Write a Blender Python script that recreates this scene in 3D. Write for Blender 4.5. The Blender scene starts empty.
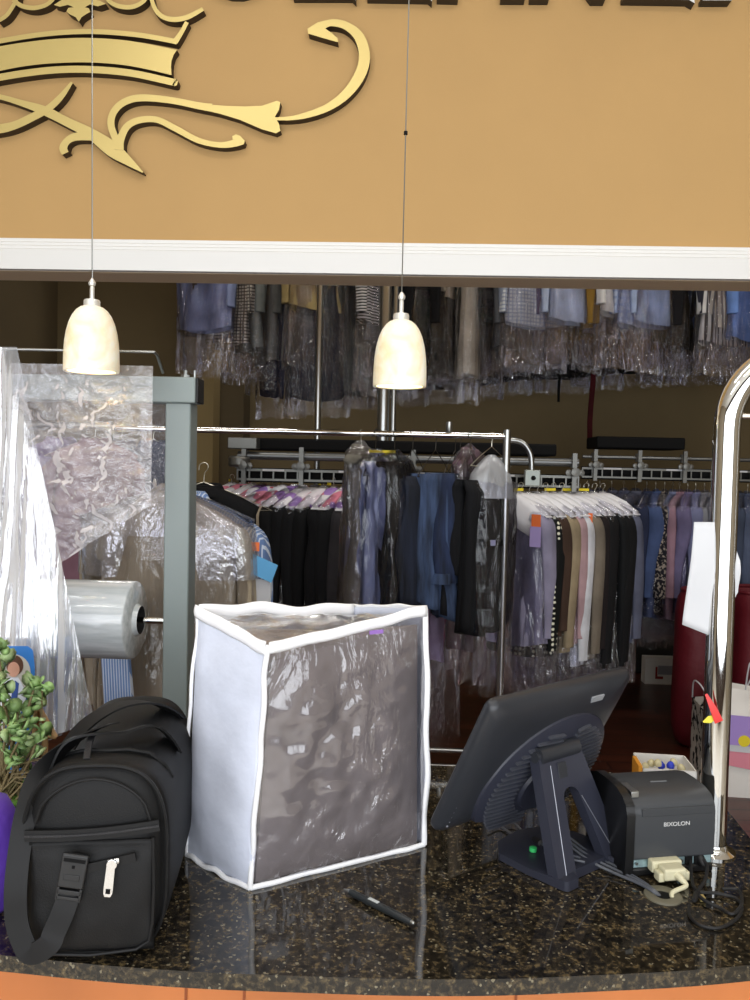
import bpy, math, random
from mathutils import Vector, Matrix, noise
random.seed(11)
SC = bpy.context.scene
COL = SC.collection
PI = math.pi
V = Vector

# ------------------------------------------------------------------ camera
FPX = 800.0
EYE = V((0, 0, 1.65))
PITCH, YAW, ROLL = math.radians(2.3), math.radians(2.0), math.radians(1.3)
FW = V((-math.sin(YAW) * math.cos(PITCH), math.cos(YAW) * math.cos(PITCH), -math.sin(PITCH)))
R0 = V((math.cos(YAW), math.sin(YAW), 0))
U0 = R0.cross(FW)
RC = math.cos(ROLL) * R0 + math.sin(ROLL) * U0
UC = math.cos(ROLL) * U0 - math.sin(ROLL) * R0


def ray(px, py):
    return FW + RC * ((px - 375) / FPX) - UC * ((py - 500) / FPX)


def at(px, py, Y):
    d = ray(px, py)
    return EYE + d * (Y / d.y)


def G(px, py, z):
    d = ray(px, py)
    return EYE + d * ((z - EYE.z) / d.z)


CT = 1.03                     # counter top height
cam_d = bpy.data.cameras.new('camera')
cam = bpy.data.objects.new('camera', cam_d)
COL.objects.link(cam)
cam_d.sensor_fit = 'VERTICAL'
cam_d.sensor_height = 24
cam_d.lens = FPX * 24 / 1000
cam_d.clip_start = 0.05
m = Matrix((RC, UC, -FW)).transposed().to_4x4()
m.translation = EYE
cam.matrix_world = m
SC.camera = cam


# ------------------------------------------------------------------ materials
def lin(c):
    out = []
    for x in c[:3]:
        x = x / 255
        out.append(x / 12.92 if x <= .04045 else ((x + .055) / 1.055) ** 2.4)
    return (*out, 1)


def nt(name):
    m = bpy.data.materials.new(name)
    m.use_nodes = True
    t = m.node_tree
    t.nodes.clear()
    out = t.nodes.new('ShaderNodeOutputMaterial')
    return m, t, out


def N(t, kind, **kw):
    n = t.nodes.new(kind)
    for k, v in kw.items():
        if k.startswith('i_'):
            k = k[2:]
            n.inputs[int(k) if k.isdigit() else k.replace('_', ' ')].default_value = v
        else:
            setattr(n, k, v)
    return n


def ramp(t, stops, mode='LINEAR'):
    r = t.nodes.new('ShaderNodeValToRGB')
    r.color_ramp.interpolation = mode
    e = r.color_ramp.elements
    while len(e) < len(stops):
        e.new(.5)
    for x, (p, c) in zip(e, stops):
        x.position = p
        x.color = c if len(c) == 4 else lin(c)
    return r


def coords(t, kind='Object', scale=(1, 1, 1), rot=(0, 0, 0)):
    tc = t.nodes.new('ShaderNodeTexCoord')
    mp = t.nodes.new('ShaderNodeMapping')
    mp.inputs['Scale'].default_value = scale
    mp.inputs['Rotation'].default_value = rot
    t.links.new(tc.outputs[kind], mp.inputs['Vector'])
    return mp.outputs[0]


def mat(name, col, rough=.5, metal=0, bump=0, bscale=60, var=0, vscale=8, spec=.5, coat=0, emit=None, es=0,
        sheen=0, sub=0, stretch=(1, 1, 1), bdist=.002):
    m, t, out = nt(name)
    p = N(t, 'ShaderNodeBsdfPrincipled')
    p.inputs['Base Color'].default_value = lin(col)
    p.inputs['Roughness'].default_value = rough
    p.inputs['Metallic'].default_value = metal
    p.inputs['Specular IOR Level'].default_value = spec
    p.inputs['Coat Weight'].default_value = coat
    p.inputs['Sheen Weight'].default_value = sheen
    if sub:
        p.inputs['Subsurface Weight'].default_value = sub
        p.inputs['Subsurface Radius'].default_value = (.02, .02, .02)
    if emit:
        p.inputs['Emission Color'].default_value = lin(emit)
        p.inputs['Emission Strength'].default_value = es
    t.links.new(p.outputs[0], out.inputs[0])
    vec = coords(t, 'Object', stretch)
    if var:
        n = N(t, 'ShaderNodeTexNoise', i_Scale=vscale, i_Detail=5.0)
        t.links.new(vec, n.inputs['Vector'])
        a = tuple(max(0, x * (1 - var)) for x in col)
        b = tuple(min(255, x * (1 + var)) for x in col)
        r = ramp(t, [(.3, a), (.7, b)])
        t.links.new(n.outputs[0], r.inputs[0])
        t.links.new(r.outputs[0], p.inputs['Base Color'])
    if bump:
        n = N(t, 'ShaderNodeTexNoise', i_Scale=bscale, i_Detail=3.0)
        t.links.new(vec, n.inputs['Vector'])
        b = N(t, 'ShaderNodeBump', i_Strength=bump, i_Distance=bdist)
        t.links.new(n.outputs[0], b.inputs['Height'])
        t.links.new(b.outputs[0], p.inputs['Normal'])
    return m


def fabric(name, c1, pattern=None, c2=(240, 240, 240), scale=60, rough=.85):
    """cloth with fold bump; pattern: stripe (vertical), gingham, dots, hstripe, print"""
    m, t, out = nt(name)
    p = N(t, 'ShaderNodeBsdfPrincipled', i_Roughness=rough)
    p.inputs['Specular IOR Level'].default_value = .25
    t.links.new(p.outputs[0], out.inputs[0])
    vec = coords(t)
    n = N(t, 'ShaderNodeTexNoise', i_Scale=5.0, i_Detail=4.0)
    t.links.new(vec, n.inputs['Vector'])
    r = ramp(t, [(.3, tuple(x * .82 for x in c1)), (.7, tuple(min(255, x * 1.08) for x in c1))])
    t.links.new(n.outputs[0], r.inputs[0])
    col = r.outputs[0]
    if pattern:
        if pattern == 'dots':
            v = N(t, 'ShaderNodeTexVoronoi', i_Scale=scale)
            v.inputs['Randomness'].default_value = .15
            t.links.new(vec, v.inputs['Vector'])
            k = N(t, 'ShaderNodeMath', operation='LESS_THAN', i_1=.33)
            t.links.new(v.outputs['Distance'], k.inputs[0])
            fac = k.outputs[0]
        elif pattern == 'print':
            v = N(t, 'ShaderNodeTexNoise', i_Scale=scale, i_Detail=2.0)
            t.links.new(vec, v.inputs['Vector'])
            k = N(t, 'ShaderNodeMath', operation='GREATER_THAN', i_1=.55)
            t.links.new(v.outputs[0], k.inputs[0])
            fac = k.outputs[0]
        else:
            sep = N(t, 'ShaderNodeSeparateXYZ')
            t.links.new(vec, sep.inputs[0])
            fs = []
            axes = {'stripe': [0], 'hstripe': [2], 'gingham': [0, 2], 'ystripe': [1]}[pattern]
            for ax in axes:
                a = N(t, 'ShaderNodeMath', operation='MULTIPLY', i_1=float(scale))
                t.links.new(sep.outputs[ax], a.inputs[0])
                b = N(t, 'ShaderNodeMath', operation='FRACT')
                t.links.new(a.outputs[0], b.inputs[0])
                c = N(t, 'ShaderNodeMath', operation='GREATER_THAN', i_1=.62)
                t.links.new(b.outputs[0], c.inputs[0])
                fs.append(c.outputs[0])
            if len(fs) == 2:
                a = N(t, 'ShaderNodeMath', operation='MAXIMUM')
                t.links.new(fs[0], a.inputs[0]); t.links.new(fs[1], a.inputs[1])
                fac = a.outputs[0]
            else:
                fac = fs[0]
        mx = N(t, 'ShaderNodeMix', data_type='RGBA')
        t.links.new(fac, mx.inputs[0])
        t.links.new(col, mx.inputs[6])
        mx.inputs[7].default_value = lin(c2)
        col = mx.outputs[2]
    t.links.new(col, p.inputs['Base Color'])
    n2 = N(t, 'ShaderNodeTexNoise', i_Scale=1.0, i_Detail=3.0)
    v2 = coords(t, 'Object', (28, 28, 5))
    t.links.new(v2, n2.inputs['Vector'])
    b = N(t, 'ShaderNodeBump', i_Strength=.6, i_Distance=.012)
    t.links.new(n2.outputs[0], b.inputs['Height'])
    t.links.new(b.outputs[0], p.inputs['Normal'])
    return m


def plastic(name, haze=.1, gloss=1.0, rough=.12, tint=(250, 250, 255), sc=(30, 30, 6), bstr=1.0, bd=.012, milk=.3, fac2=1.6, diff=(225, 228, 232), mask=0, edgy=False):
    """thin clear crinkled film"""
    m, t, out = nt(name)
    tr = N(t, 'ShaderNodeBsdfTransparent')
    tr.inputs[0].default_value = lin(tint)
    gl = N(t, 'ShaderNodeBsdfGlossy', i_Roughness=rough)
    gl.inputs['Color'].default_value = (gloss, gloss, gloss, 1)
    df = N(t, 'ShaderNodeBsdfDiffuse')
    df.inputs['Color'].default_value = lin(diff)
    vec = coords(t, 'Object', sc)
    n1 = N(t, 'ShaderNodeTexNoise', i_Scale=1.0, i_Detail=4.0, i_Distortion=1.2)
    n2 = N(t, 'ShaderNodeTexNoise', i_Scale=3.3, i_Detail=2.0, i_Distortion=.6)
    t.links.new(vec, n1.inputs['Vector']); t.links.new(vec, n2.inputs['Vector'])
    ad = N(t, 'ShaderNodeMath', operation='MULTIPLY_ADD', i_1=.35)
    t.links.new(n2.outputs[0], ad.inputs[0]); t.links.new(n1.outputs[0], ad.inputs[2])
    b = N(t, 'ShaderNodeBump', i_Strength=bstr, i_Distance=bd)
    t.links.new(ad.outputs[0], b.inputs['Height'])
    if mask:      # crumpled in patches, taut elsewhere
        nm = N(t, 'ShaderNodeTexNoise', i_Scale=float(mask), i_Detail=1.0)
        t.links.new(coords(t), nm.inputs['Vector'])
        rm = ramp(t, [(.42, (40, 40, 40)), (.60, (255, 255, 255))])
        t.links.new(nm.outputs[0], rm.inputs[0]); t.links.new(rm.outputs[0], b.inputs['Strength'])
    t.links.new(b.outputs[0], gl.inputs['Normal'])
    fr = N(t, 'ShaderNodeFresnel', i_IOR=1.5)
    if edgy: t.links.new(b.outputs[0], fr.inputs['Normal'])
    k = N(t, 'ShaderNodeMath', operation='MULTIPLY_ADD', i_1=fac2, i_2=haze, use_clamp=True)
    t.links.new(fr.outputs[0], k.inputs[0])
    k2 = N(t, 'ShaderNodeMath', operation='MINIMUM', i_1=.85)
    t.links.new(k.outputs[0], k2.inputs[0])
    mg = N(t, 'ShaderNodeMixShader', i_0=milk)
    t.links.new(gl.outputs[0], mg.inputs[1]); t.links.new(df.outputs[0], mg.inputs[2])
    mx = N(t, 'ShaderNodeMixShader')
    t.links.new(k2.outputs[0], mx.inputs[0])
    t.links.new(tr.outputs[0], mx.inputs[1]); t.links.new(mg.outputs[0], mx.inputs[2])
    t.links.new(mx.outputs[0], out.inputs[0])
    return m


# ------------------------------------------------------------------ meshes
WORLD = {}


def off(parent):
    o = parent
    while o is not None and o.parent is not None:
        o = o.parent
    if o is not None and o.name in WORLD:
        return WORLD[o.name]
    return V((0, 0, 0))


def frame_of(d):
    d = d.normalized()
    a = V((0, 0, 1)) if abs(d.z) < .9 else V((1, 0, 0))
    x = a.cross(d).normalized()
    return x, d.cross(x).normalized()


class MB:
    def __init__(s):
        s.v = []; s.f = []; s.mi = []; s.sm = []

    def add(s, vs, fs, mi=0, smooth=True):
        b = len(s.v)
        s.v += [V(x) for x in vs]
        for q in fs:
            s.f.append([b + i for i in q]); s.mi.append(mi); s.sm.append(smooth)
        return s

    def box(s, x0, x1, y0, y1, z0, z1, mi=0):
        vs = [(x, y, z) for x in (x0, x1) for y in (y0, y1) for z in (z0, z1)]
        return s.add(vs, [(0, 1, 3, 2), (4, 6, 7, 5), (0, 4, 5, 1), (2, 3, 7, 6), (0, 2, 6, 4), (1, 5, 7, 3)], mi, False)

    def obox(s, c, ax, ay, az, mi=0):
        """box centred at c with half-extent vectors"""
        c, ax, ay, az = V(c), V(ax), V(ay), V(az)
        vs = [c + ax * i + ay * j + az * k for i in (-1, 1) for j in (-1, 1) for k in (-1, 1)]
        return s.add(vs, [(0, 1, 3, 2), (4, 6, 7, 5), (0, 4, 5, 1), (2, 3, 7, 6), (0, 2, 6, 4), (1, 5, 7, 3)], mi, False)

    def tube(s, pts, r, n=10, mi=0, caps=True, flat=1.0):
        pts = [V(p) for p in pts]
        rr = r if isinstance(r, (list, tuple)) else [r] * len(pts)
        d = (pts[1] - pts[0])
        x, y = frame_of(d)
        vs = []
        for i, p in enumerate(pts):
            if i == 0: d = pts[1] - pts[0]
            elif i == len(pts) - 1: d = pts[-1] - pts[-2]
            else: d = (pts[i + 1] - pts[i]).normalized() + (pts[i] - pts[i - 1]).normalized()
            if d.length < 1e-9: d = V((0, 0, 1))
            d.normalize()
            x = (x - d * x.dot(d))
            if x.length < 1e-6: x, _ = frame_of(d)
            x.normalize(); y = d.cross(x)
            for k in range(n):
                a = 2 * PI * k / n
                vs.append(p + (x * math.cos(a) + y * math.sin(a) * flat) * rr[i])
        fs = []
        for i in range(len(pts) - 1):
            for k in range(n):
                a = i * n + k; b = i * n + (k + 1) % n
                fs.append((a, b, b + n, a + n))
        if caps:
            fs.append(tuple(range(n))[::-1]); fs.append(tuple(range((len(pts) - 1) * n, len(pts) * n)))
        return s.add(vs, fs, mi)

    def loft(s, rings, mi=0, cap0=False, cap1=False):
        n = len(rings[0]); vs = [p for r in rings for p in r]; fs = []
        for i in range(len(rings) - 1):
            for k in range(n):
                a = i * n + k; b = i * n + (k + 1) % n
                fs.append((a, a + n, b + n, b))
        if cap0: fs.append(tuple(range(n)))
        if cap1: fs.append(tuple(range((len(rings) - 1) * n, len(rings) * n))[::-1])
        return s.add(vs, fs, mi)

    def lathe(s, prof, c=(0, 0, 0), axis=(0, 0, 1), n=32, mi=0, caps=True):
        ax = V(axis).normalized(); x, y = frame_of(ax); c = V(c)
        rings = [[c + ax * z + (x * math.cos(2 * PI * k / n) + y * math.sin(2 * PI * k / n)) * r for k in range(n)] for r, z in prof]
        return s.loft(rings, mi, caps, caps)

    def grid(s, fn, nu, nv, mi=0):
        vs = [fn(i / nu, j / nv) for j in range(nv + 1) for i in range(nu + 1)]
        fs = [(j * (nu + 1) + i, j * (nu + 1) + i + 1, (j + 1) * (nu + 1) + i + 1, (j + 1) * (nu + 1) + i) for j in range(nv) for i in range(nu)]
        return s.add(vs, fs, mi)

    def prism(s, front, back, mi=0, mi_side=None):
        n = len(front)
        s.add(list(front) , [tuple(range(n))], mi, False)
        s.add(list(back), [tuple(range(n))[::-1]], mi if mi_side is None else mi_side, False)
        s.add(list(front) + list(back), [(i, i + n, (i + 1) % n + n, (i + 1) % n) for i in range(n)], mi if mi_side is None else mi_side, False)
        return s

    def strap(s, pts, wdir, w, th=.002, mi=0, up=None):
        """flat webbing along pts; wdir = width direction(s)"""
        pts = [V(p) for p in pts]; rings = []
        for i, p in enumerate(pts):
            d = (pts[min(i + 1, len(pts) - 1)] - pts[max(i - 1, 0)]).normalized()
            wd = V(wdir[i] if isinstance(wdir, list) else wdir); wd = (wd - d * wd.dot(d)).normalized()
            nn = d.cross(wd)
            ww = (w[i] if isinstance(w, list) else w) / 2
            rings.append([p + wd * ww + nn * th, p - wd * ww + nn * th, p - wd * ww - nn * th, p + wd * ww - nn * th])
        return s.loft(rings, mi, True, True)

    def build(s, name, mats, parent=None, bevel=0, seg=2, solid=0, sub=0, angle=40, smooth=None):
        me = bpy.data.meshes.new(name)
        o0 = off(parent)
        me.from_pydata([tuple(p - o0) for p in s.v], [], s.f)
        mats = mats if isinstance(mats, (list, tuple)) else [mats]
        for m_ in mats: me.materials.append(m_)
        me.polygons.foreach_set('material_index', s.mi)
        me.polygons.foreach_set('use_smooth', [bool(x) if smooth is None else smooth for x in s.sm])
        me.update()
        if angle: me.set_sharp_from_angle(angle=math.radians(angle))
        o = bpy.data.objects.new(name, me)
        COL.objects.link(o)
        if parent is not None: o.parent = parent
        if solid:
            k = o.modifiers.new('solid', 'SOLIDIFY'); k.thickness = solid; k.offset = 0
        if sub:
            k = o.modifiers.new('sub', 'SUBSURF'); k.levels = sub; k.render_levels = sub
        if bevel:
            k = o.modifiers.new('bevel', 'BEVEL'); k.width = bevel; k.segments = seg; k.limit_method = 'ANGLE'
            me.polygons.foreach_set('use_smooth', [True] * len(me.polygons))
            if not sub: k.harden_normals = False
            w = o.modifiers.new('wn', 'WEIGHTED_NORMAL'); w.keep_sharp = True
        return o


LABELS = {}


def tag(o, label, cat, group=None):
    o['label'] = label; o['category'] = cat
    if group: o['group'] = group
    n = len(label.split())
    assert 4 <= n <= 16, (n, label)
    LABELS.setdefault(label, []).append(o.name)
    return o


def thing(name, label, cat, loc=(0, 0, 0), rz=0, group=None, world=False):
    o = bpy.data.objects.new(name, None)
    o.empty_display_size = .05
    COL.objects.link(o)
    o.location = loc; o.rotation_euler = (0, 0, rz)
    tag(o, label, cat, group)
    if world: WORLD[o.name] = V(loc)
    return o


def struct(mb, name, m_, **kw):
    o = mb.build(name, m_, **kw); o['kind'] = 'structure'
    return o


def crom(pts, k=6):
    """Catmull-Rom through tuples"""
    out = []
    n = len(pts)
    for i in range(n - 1):
        p0 = pts[max(i - 1, 0)]; p1 = pts[i]; p2 = pts[i + 1]; p3 = pts[min(i + 2, n - 1)]
        for j in range(k):
            t = j / k
            out.append(tuple(.5 * ((2 * b) + (c - a) * t + (2 * a - 5 * b + 4 * c - d) * t * t + (3 * b - a - 3 * c + d) * t ** 3)
                             for a, b, c, d in zip(p0, p1, p2, p3)))
    out.append(tuple(pts[-1]))
    return out


def text(body, size, m_, parent, loc, rot, name='lettering', ext=.0004, align='CENTER', bold=0, sx=1.0):
    cu = bpy.data.curves.new(name, 'FONT')
    cu.body = body; cu.size = size; cu.extrude = ext; cu.align_x = align; cu.align_y = 'CENTER'; cu.offset = bold
    cu.materials.append(m_)
    tmp = bpy.data.objects.new(name + '_curve', cu)
    COL.objects.link(tmp)
    bpy.context.view_layer.update()
    me = bpy.data.meshes.new_from_object(tmp.evaluated_get(bpy.context.evaluated_depsgraph_get()))
    bpy.data.objects.remove(tmp)
    me.name = name
    o = bpy.data.objects.new(name, me)
    COL.objects.link(o)
    o.parent = parent; o.location = V(loc) - off(parent); o.rotation_euler = rot; o.scale = (sx, 1, 1)
    return o


def nz(x, y, z=0.0):
    return noise.noise(V((x, y, z)))
# ------------------------------------------------------------------ palette
M = {}
M['gold_wall'] = mat('gold_wall', (190, 152, 97), .75, bump=.15, bscale=300, var=.015, vscale=2)
M['white_trim'] = mat('white_trim', (230, 229, 226), .4)
M['soffit'] = mat('soffit_paint', (205, 182, 152), .8)
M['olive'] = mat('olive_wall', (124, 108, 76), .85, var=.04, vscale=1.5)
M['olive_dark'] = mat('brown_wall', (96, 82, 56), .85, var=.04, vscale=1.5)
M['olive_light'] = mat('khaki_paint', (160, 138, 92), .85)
M['ceil'] = mat('ceiling_paint', (190, 188, 182), .9)
M['front_white'] = mat('front_room_paint', (235, 232, 225), .9)
M['door_dark'] = mat('door_brown', (92, 66, 36), .6)
M['black'] = mat('matte_black', (12, 12, 13), .8, spec=.2)
M['chrome'] = mat('chrome', (225, 225, 222), .05, 1)
M['pipe'] = mat('dull_steel_pipe', (170, 172, 170), .28, 1)
M['zinc'] = mat('zinc_steel', (118, 118, 114), .42, .8, bump=.1, bscale=40)
M['grey_paint'] = mat('grey_enamel', (128, 138, 136), .42, bump=.05, bscale=90)
M['brass'] = mat('brushed_brass', (216, 194, 126), .36, .6, bump=.12, bscale=30, stretch=(1, 1, 14))
M['brass_side'] = mat('dark_edge', (52, 38, 24), .6)
M['letter_face'] = mat('letter_face', (225, 225, 225), .3, .4)
M['letter_side'] = mat('letter_side', (44, 38, 34), .5)
M['conv_pipe'] = mat('conveyor_pipe', (120, 122, 122), .35, .8)
M['front_tan'] = mat('front_tan_paint', (150, 138, 118), .85)
M['shopfront'] = mat('shopfront_brown', (66, 48, 34), .6)
M['wood_orange'] = mat('orange_cherry_wood', (186, 112, 62), .35, var=.12, vscale=3, stretch=(1, 1, .2))
M['wire'] = mat('hanger_wire', (200, 196, 180), .3, 1)
M['yellow_tag'] = mat('yellow_tag', (236, 214, 40), .6)
M['orange_tag'] = mat('orange_tag', (240, 120, 60), .6)
M['white_paper'] = mat('white_paper', (206, 207, 210), .7)
M['rubber'] = mat('black_rubber', (22, 22, 23), .55)


def floor_mat():
    m, t, out = nt('red_brown_floor')
    p = N(t, 'ShaderNodeBsdfPrincipled', i_Roughness=.3)
    t.links.new(p.outputs[0], out.inputs[0])
    br = N(t, 'ShaderNodeTexBrick', i_Scale=1.0)
    br.inputs['Mortar Size'].default_value = .006
    br.inputs['Brick Width'].default_value = 1.2; br.inputs['Row Height'].default_value = .12
    br.inputs['Color1'].default_value = lin((84, 40, 26)); br.inputs['Color2'].default_value = lin((70, 32, 22))
    br.inputs['Mortar'].default_value = lin((30, 14, 10))
    t.links.new(coords(t, 'Object'), br.inputs['Vector'])
    n = N(t, 'ShaderNodeTexNoise', i_Scale=1.0, i_Detail=5.0)
    t.links.new(coords(t, 'Object', (2, 30, 1)), n.inputs['Vector'])
    mx = N(t, 'ShaderNodeMix', data_type='RGBA', blend_type='MULTIPLY')
    mx.inputs[0].default_value = .5
    r = ramp(t, [(.3, (150, 150, 150)), (.7, (255, 255, 255))])
    t.links.new(n.outputs[0], r.inputs[0]); t.links.new(br.outputs[0], mx.inputs[6]); t.links.new(r.outputs[0], mx.inputs[7])
    t.links.new(mx.outputs[2], p.inputs['Base Color'])
    return m


M['floor'] = floor_mat()


def granite():
    m, t, out = nt('speckled_granite')
    p = N(t, 'ShaderNodeBsdfPrincipled', i_Roughness=.045)
    p.inputs['Coat Weight'].default_value = .3; p.inputs['Coat Roughness'].default_value = .03
    t.links.new(p.outputs[0], out.inputs[0])
    vec = coords(t)
    n1 = N(t, 'ShaderNodeTexNoise', i_Scale=120.0, i_Detail=6.0, i_Roughness=.65)
    n2 = N(t, 'ShaderNodeTexVoronoi', i_Scale=330.0)
    n3 = N(t, 'ShaderNodeTexNoise', i_Scale=12.0, i_Detail=2.0)
    for n in (n1, n2, n3): t.links.new(vec, n.inputs['Vector'])
    r1 = ramp(t, [(.35, (12, 12, 12)), (.46, (30, 27, 22)), (.56, (60, 52, 39)), (.68, (106, 91, 63)), (.8, (50, 44, 34))])
    t.links.new(n1.outputs[0], r1.inputs[0])
    r2 = ramp(t, [(.0, (30, 30, 28)), (.06, (30, 28, 24)), (.10, (0, 0, 0))])
    sp = N(t, 'ShaderNodeSeparateColor')
    t.links.new(n2.outputs['Color'], sp.inputs[0])
    gt = N(t, 'ShaderNodeMath', operation='GREATER_THAN', i_1=.975)
    t.links.new(sp.outputs[0], gt.inputs[0])
    mx = N(t, 'ShaderNodeMix', data_type='RGBA')
    t.links.new(gt.outputs[0], mx.inputs[0]); t.links.new(r1.outputs[0], mx.inputs[6])
    mx.inputs[7].default_value = lin((120, 112, 92))
    t.links.new(mx.outputs[2], p.inputs['Base Color'])
    return m


M['granite'] = granite()

# ------------------------------------------------------------------ setting
YW, YW2 = 2.70, 2.84          # bulkhead front and back face
ZL = at(375, 276, YW).z       # underside of the bulkhead
struct(MB().box(-4.5, 4.5, 1.3, 9.0, -.1, 0), 'floor', M['floor'])
struct(MB().box(-4.5, 4.5, -3.0, 1.3, -.1, 0), 'floor', mat('pale_front_tiles', (206, 196, 180), .35))
struct(MB().box(-4.5, 4.5, -3.2, YW2, 3.9, 4.0), 'ceiling', M['front_white'])
struct(MB().box(-4.5, 4.5, YW2, 9.0, 4.3, 4.4), 'ceiling', M['ceil'])
YB = 7.6
xc = at(57, 400, YB).x
struct(MB().box(-4.5, 4.5, YB, YB + .1, 0, 4.3), 'wall_back', M['olive'])
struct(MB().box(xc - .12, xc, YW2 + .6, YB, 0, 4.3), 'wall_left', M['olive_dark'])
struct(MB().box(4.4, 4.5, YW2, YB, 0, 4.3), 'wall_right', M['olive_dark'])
# front shop: side walls and the shopfront wall with its big window openings
struct(MB().box(-4.5, -4.4, -3.0, YW2, 0, 3.9), 'wall_front_left', M['front_tan'])
struct(MB().box(4.4, 4.5, -3.0, YW2, 0, 3.9), 'wall_front_right', M['front_tan'])
mb = MB()
mb.box(-4.5, 4.5, -3.1, -3.0, 0, .35)
mb.box(-4.5, 4.5, -3.1, -3.0, 3.3, 3.9)
for x0, x1 in ((-4.5, -3.6), (-.95, -.8), (1.6, 1.75), (3.9, 4.5)):
    mb.box(x0, x1, -3.1, -3.0, .35, 3.3)
struct(mb, 'wall_shopfront', M['shopfront'])
# bulkhead (gold) with its white moulding
struct(MB().box(-4.5, 4.5, YW, YW2, ZL + .012, 4.3), 'wall_bulkhead', M['gold_wall'])
zt = at(375, 243.5, YW).z
mb = MB()
h = zt - ZL
prof = [(0, 0), (.030, 0), (.030, h * .62), (.024, h * .66), (.024, h * .74), (.017, h * .78), (.017, h * .86), (.010, h * .90), (.010, h), (0, h)]
fr = [V((-4.4, YW - a, ZL + b)) for a, b in prof]; bk = [V((4.4, YW - a, ZL + b)) for a, b in prof]
mb.prism(fr, bk)
struct(mb, 'trim_1', M['white_trim'])
struct(MB().box(-4.4, 4.4, YW - .002, YW2, ZL - .001, ZL + .011), 'trim_2', M['soffit'])
# recessed wall strip, door edge at the back
pl = at(196, 450, YB - .5).x; pr = at(214, 450, YB - .5).x
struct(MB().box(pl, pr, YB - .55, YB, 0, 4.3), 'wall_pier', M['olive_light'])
mb = MB(); dx0 = at(176, 450, YB - .1).x; dx1 = at(206, 450, YB - .1).x; dz = at(200, 404, YB - .1).z
struct(mb.box(dx0 - 0.3, pl - .002, YB - .06, YB - .0, 0, dz), 'door_1', M['door_dark'], bevel=.004)
struct(MB().box(dx0 - .36, pl - .001, YB - .075, YB - .0, dz, dz + .035), 'trim_3', M['black'])
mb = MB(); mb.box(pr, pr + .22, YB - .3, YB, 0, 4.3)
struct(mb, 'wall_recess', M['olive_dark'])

# ------------------------------------------------------------------ counter
edge = [(-160, 941), (-80, 948), (0, 955), (100, 965), (200, 972), (300, 976), (400, 979), (500, 979), (600, 975), (680, 971), (750, 965), (830, 955), (920, 940)]
front = [G(x, y, CT) for x, y in crom(edge, 5)]
back = [G(x, y, CT) for x, y in [(930, 900), (800, 880), (762, 850), (750, 838), (733, 817), (716, 798), (700, 786), (660, 778), (600, 771), (430, 765), (200, 762), (0, 757), (-160, 752)]]
TH = .021
mb = MB()
top = front + back
mb.prism([V((p.x, p.y, CT)) for p in top][::-1], [V((p.x, p.y, CT - TH)) for p in top][::-1])
ctr = mb.build('countertop', M['granite'], bevel=.0045, seg=3)
tag(ctr, 'dark speckled granite countertop with a bowed front edge', 'countertop')
mb = MB()
def inset(p, d): return V((p.x, p.y + d, p.z))
fp = [inset(p, .03) for p in front]; bp = [V((p.x, p.y - .03, p.z)) for p in back]
pts = fp + [fp[-1].lerp(bp[0], .5)] + bp
mb.prism([V((p.x, p.y, CT - TH)) for p in pts][::-1], [V((p.x, p.y, .0)) for p in pts][::-1])
cab = thing('reception_counter', 'curved orange wood counter base under the granite top', 'counter', (0, 1.3, 0), world=True)
mb.build('counter_body', M['wood_orange'], cab)
mb = MB()
sx = [G(x, 1000, CT).x for x in (180, 238, 470)]
for i in range(len(fp) - 1):
    pass
for px in (180, 236, 520):
    q = min(fp, key=lambda p: abs(p.x - G(px, 978, CT).x))
    mb.box(q.x - .0015, q.x + .0015, q.y - .002, q.y + .01, .1, CT - TH - .001)
mb.build('panel_joint', mat('wood_joint', (140, 70, 30), .6), cab)

# ------------------------------------------------------------------ emblem and letters on the gold wall
T = .032


def onwall(px, py, t): 
    p = at(px, py, YW - (T if t > .001 or t == .0005 else 0)); return V((p.x, YW - t, p.z))


T = .032
EM = {'k': 0}


def plate(mbx, poly, t=None):
    EM['k'] += 1
    t = (t or T) + EM['k'] * .00012
    # counter-clockwise seen from the room
    a = sum(poly[i][0] * poly[(i + 1) % len(poly)][1] - poly[(i + 1) % len(poly)][0] * poly[i][1] for i in range(len(poly)))
    if a > 0: poly = poly[::-1]
    fr = [onwall(x, y, t) for x, y in poly]; bk = [onwall(x, y, .0005) for x, y in poly]
    mbx.prism(fr, bk, 0, 1)


def stroke(mbx, pts, k=6):
    c = crom(pts, k); L = []; Rr = []
    for i, (x, y, w) in enumerate(c):
        a = c[max(i - 1, 0)]; b = c[min(i + 1, len(c) - 1)]
        dx, dy = b[0] - a[0], b[1] - a[1]; l = math.hypot(dx, dy) or 1
        nx, ny = -dy / l, dx / l
        L.append((x + nx * w / 2, y + ny * w / 2)); Rr.append((x - nx * w / 2, y - ny * w / 2))
    # quads as one polygon ribbon (triangulated by strip to stay robust)
    EM['k'] += 1
    t = T + EM['k'] * .00012
    n = len(c)
    F = [onwall(*p, t) for p in L] + [onwall(*p, t) for p in Rr]; B = [onwall(*p, .0005) for p in L] + [onwall(*p, .0005) for p in Rr]
    def orient(q): return q
    mbx.add(F, [(i, i + 1, n + i + 1, n + i) for i in range(n - 1)], 0, False)
    side = []
    vs = F + B; o = 2 * n
    for i in range(n - 1):
        side.append((i, i + o, i + 1 + o, i + 1)); side.append((n + i, n + i + 1, n + i + 1 + o, n + i + o))
    side.append((0, n, n + o, o)); side.append((n - 1, n - 1 + o, 2 * n - 1 + o, 2 * n - 1))
    mbx.add(vs, side, 1, False)


EMM = [M['brass'], M['brass_side']]
p0 = onwall(85, 60, 0)
crown = thing('crown_emblem', 'brushed gold crown emblem mounted on the mustard wall', 'wall emblem', tuple(p0), world=True)


def mir(pts, c=84.0):
    return [(2 * c - p[0],) + tuple(p[1:]) for p in pts][::-1]


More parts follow.
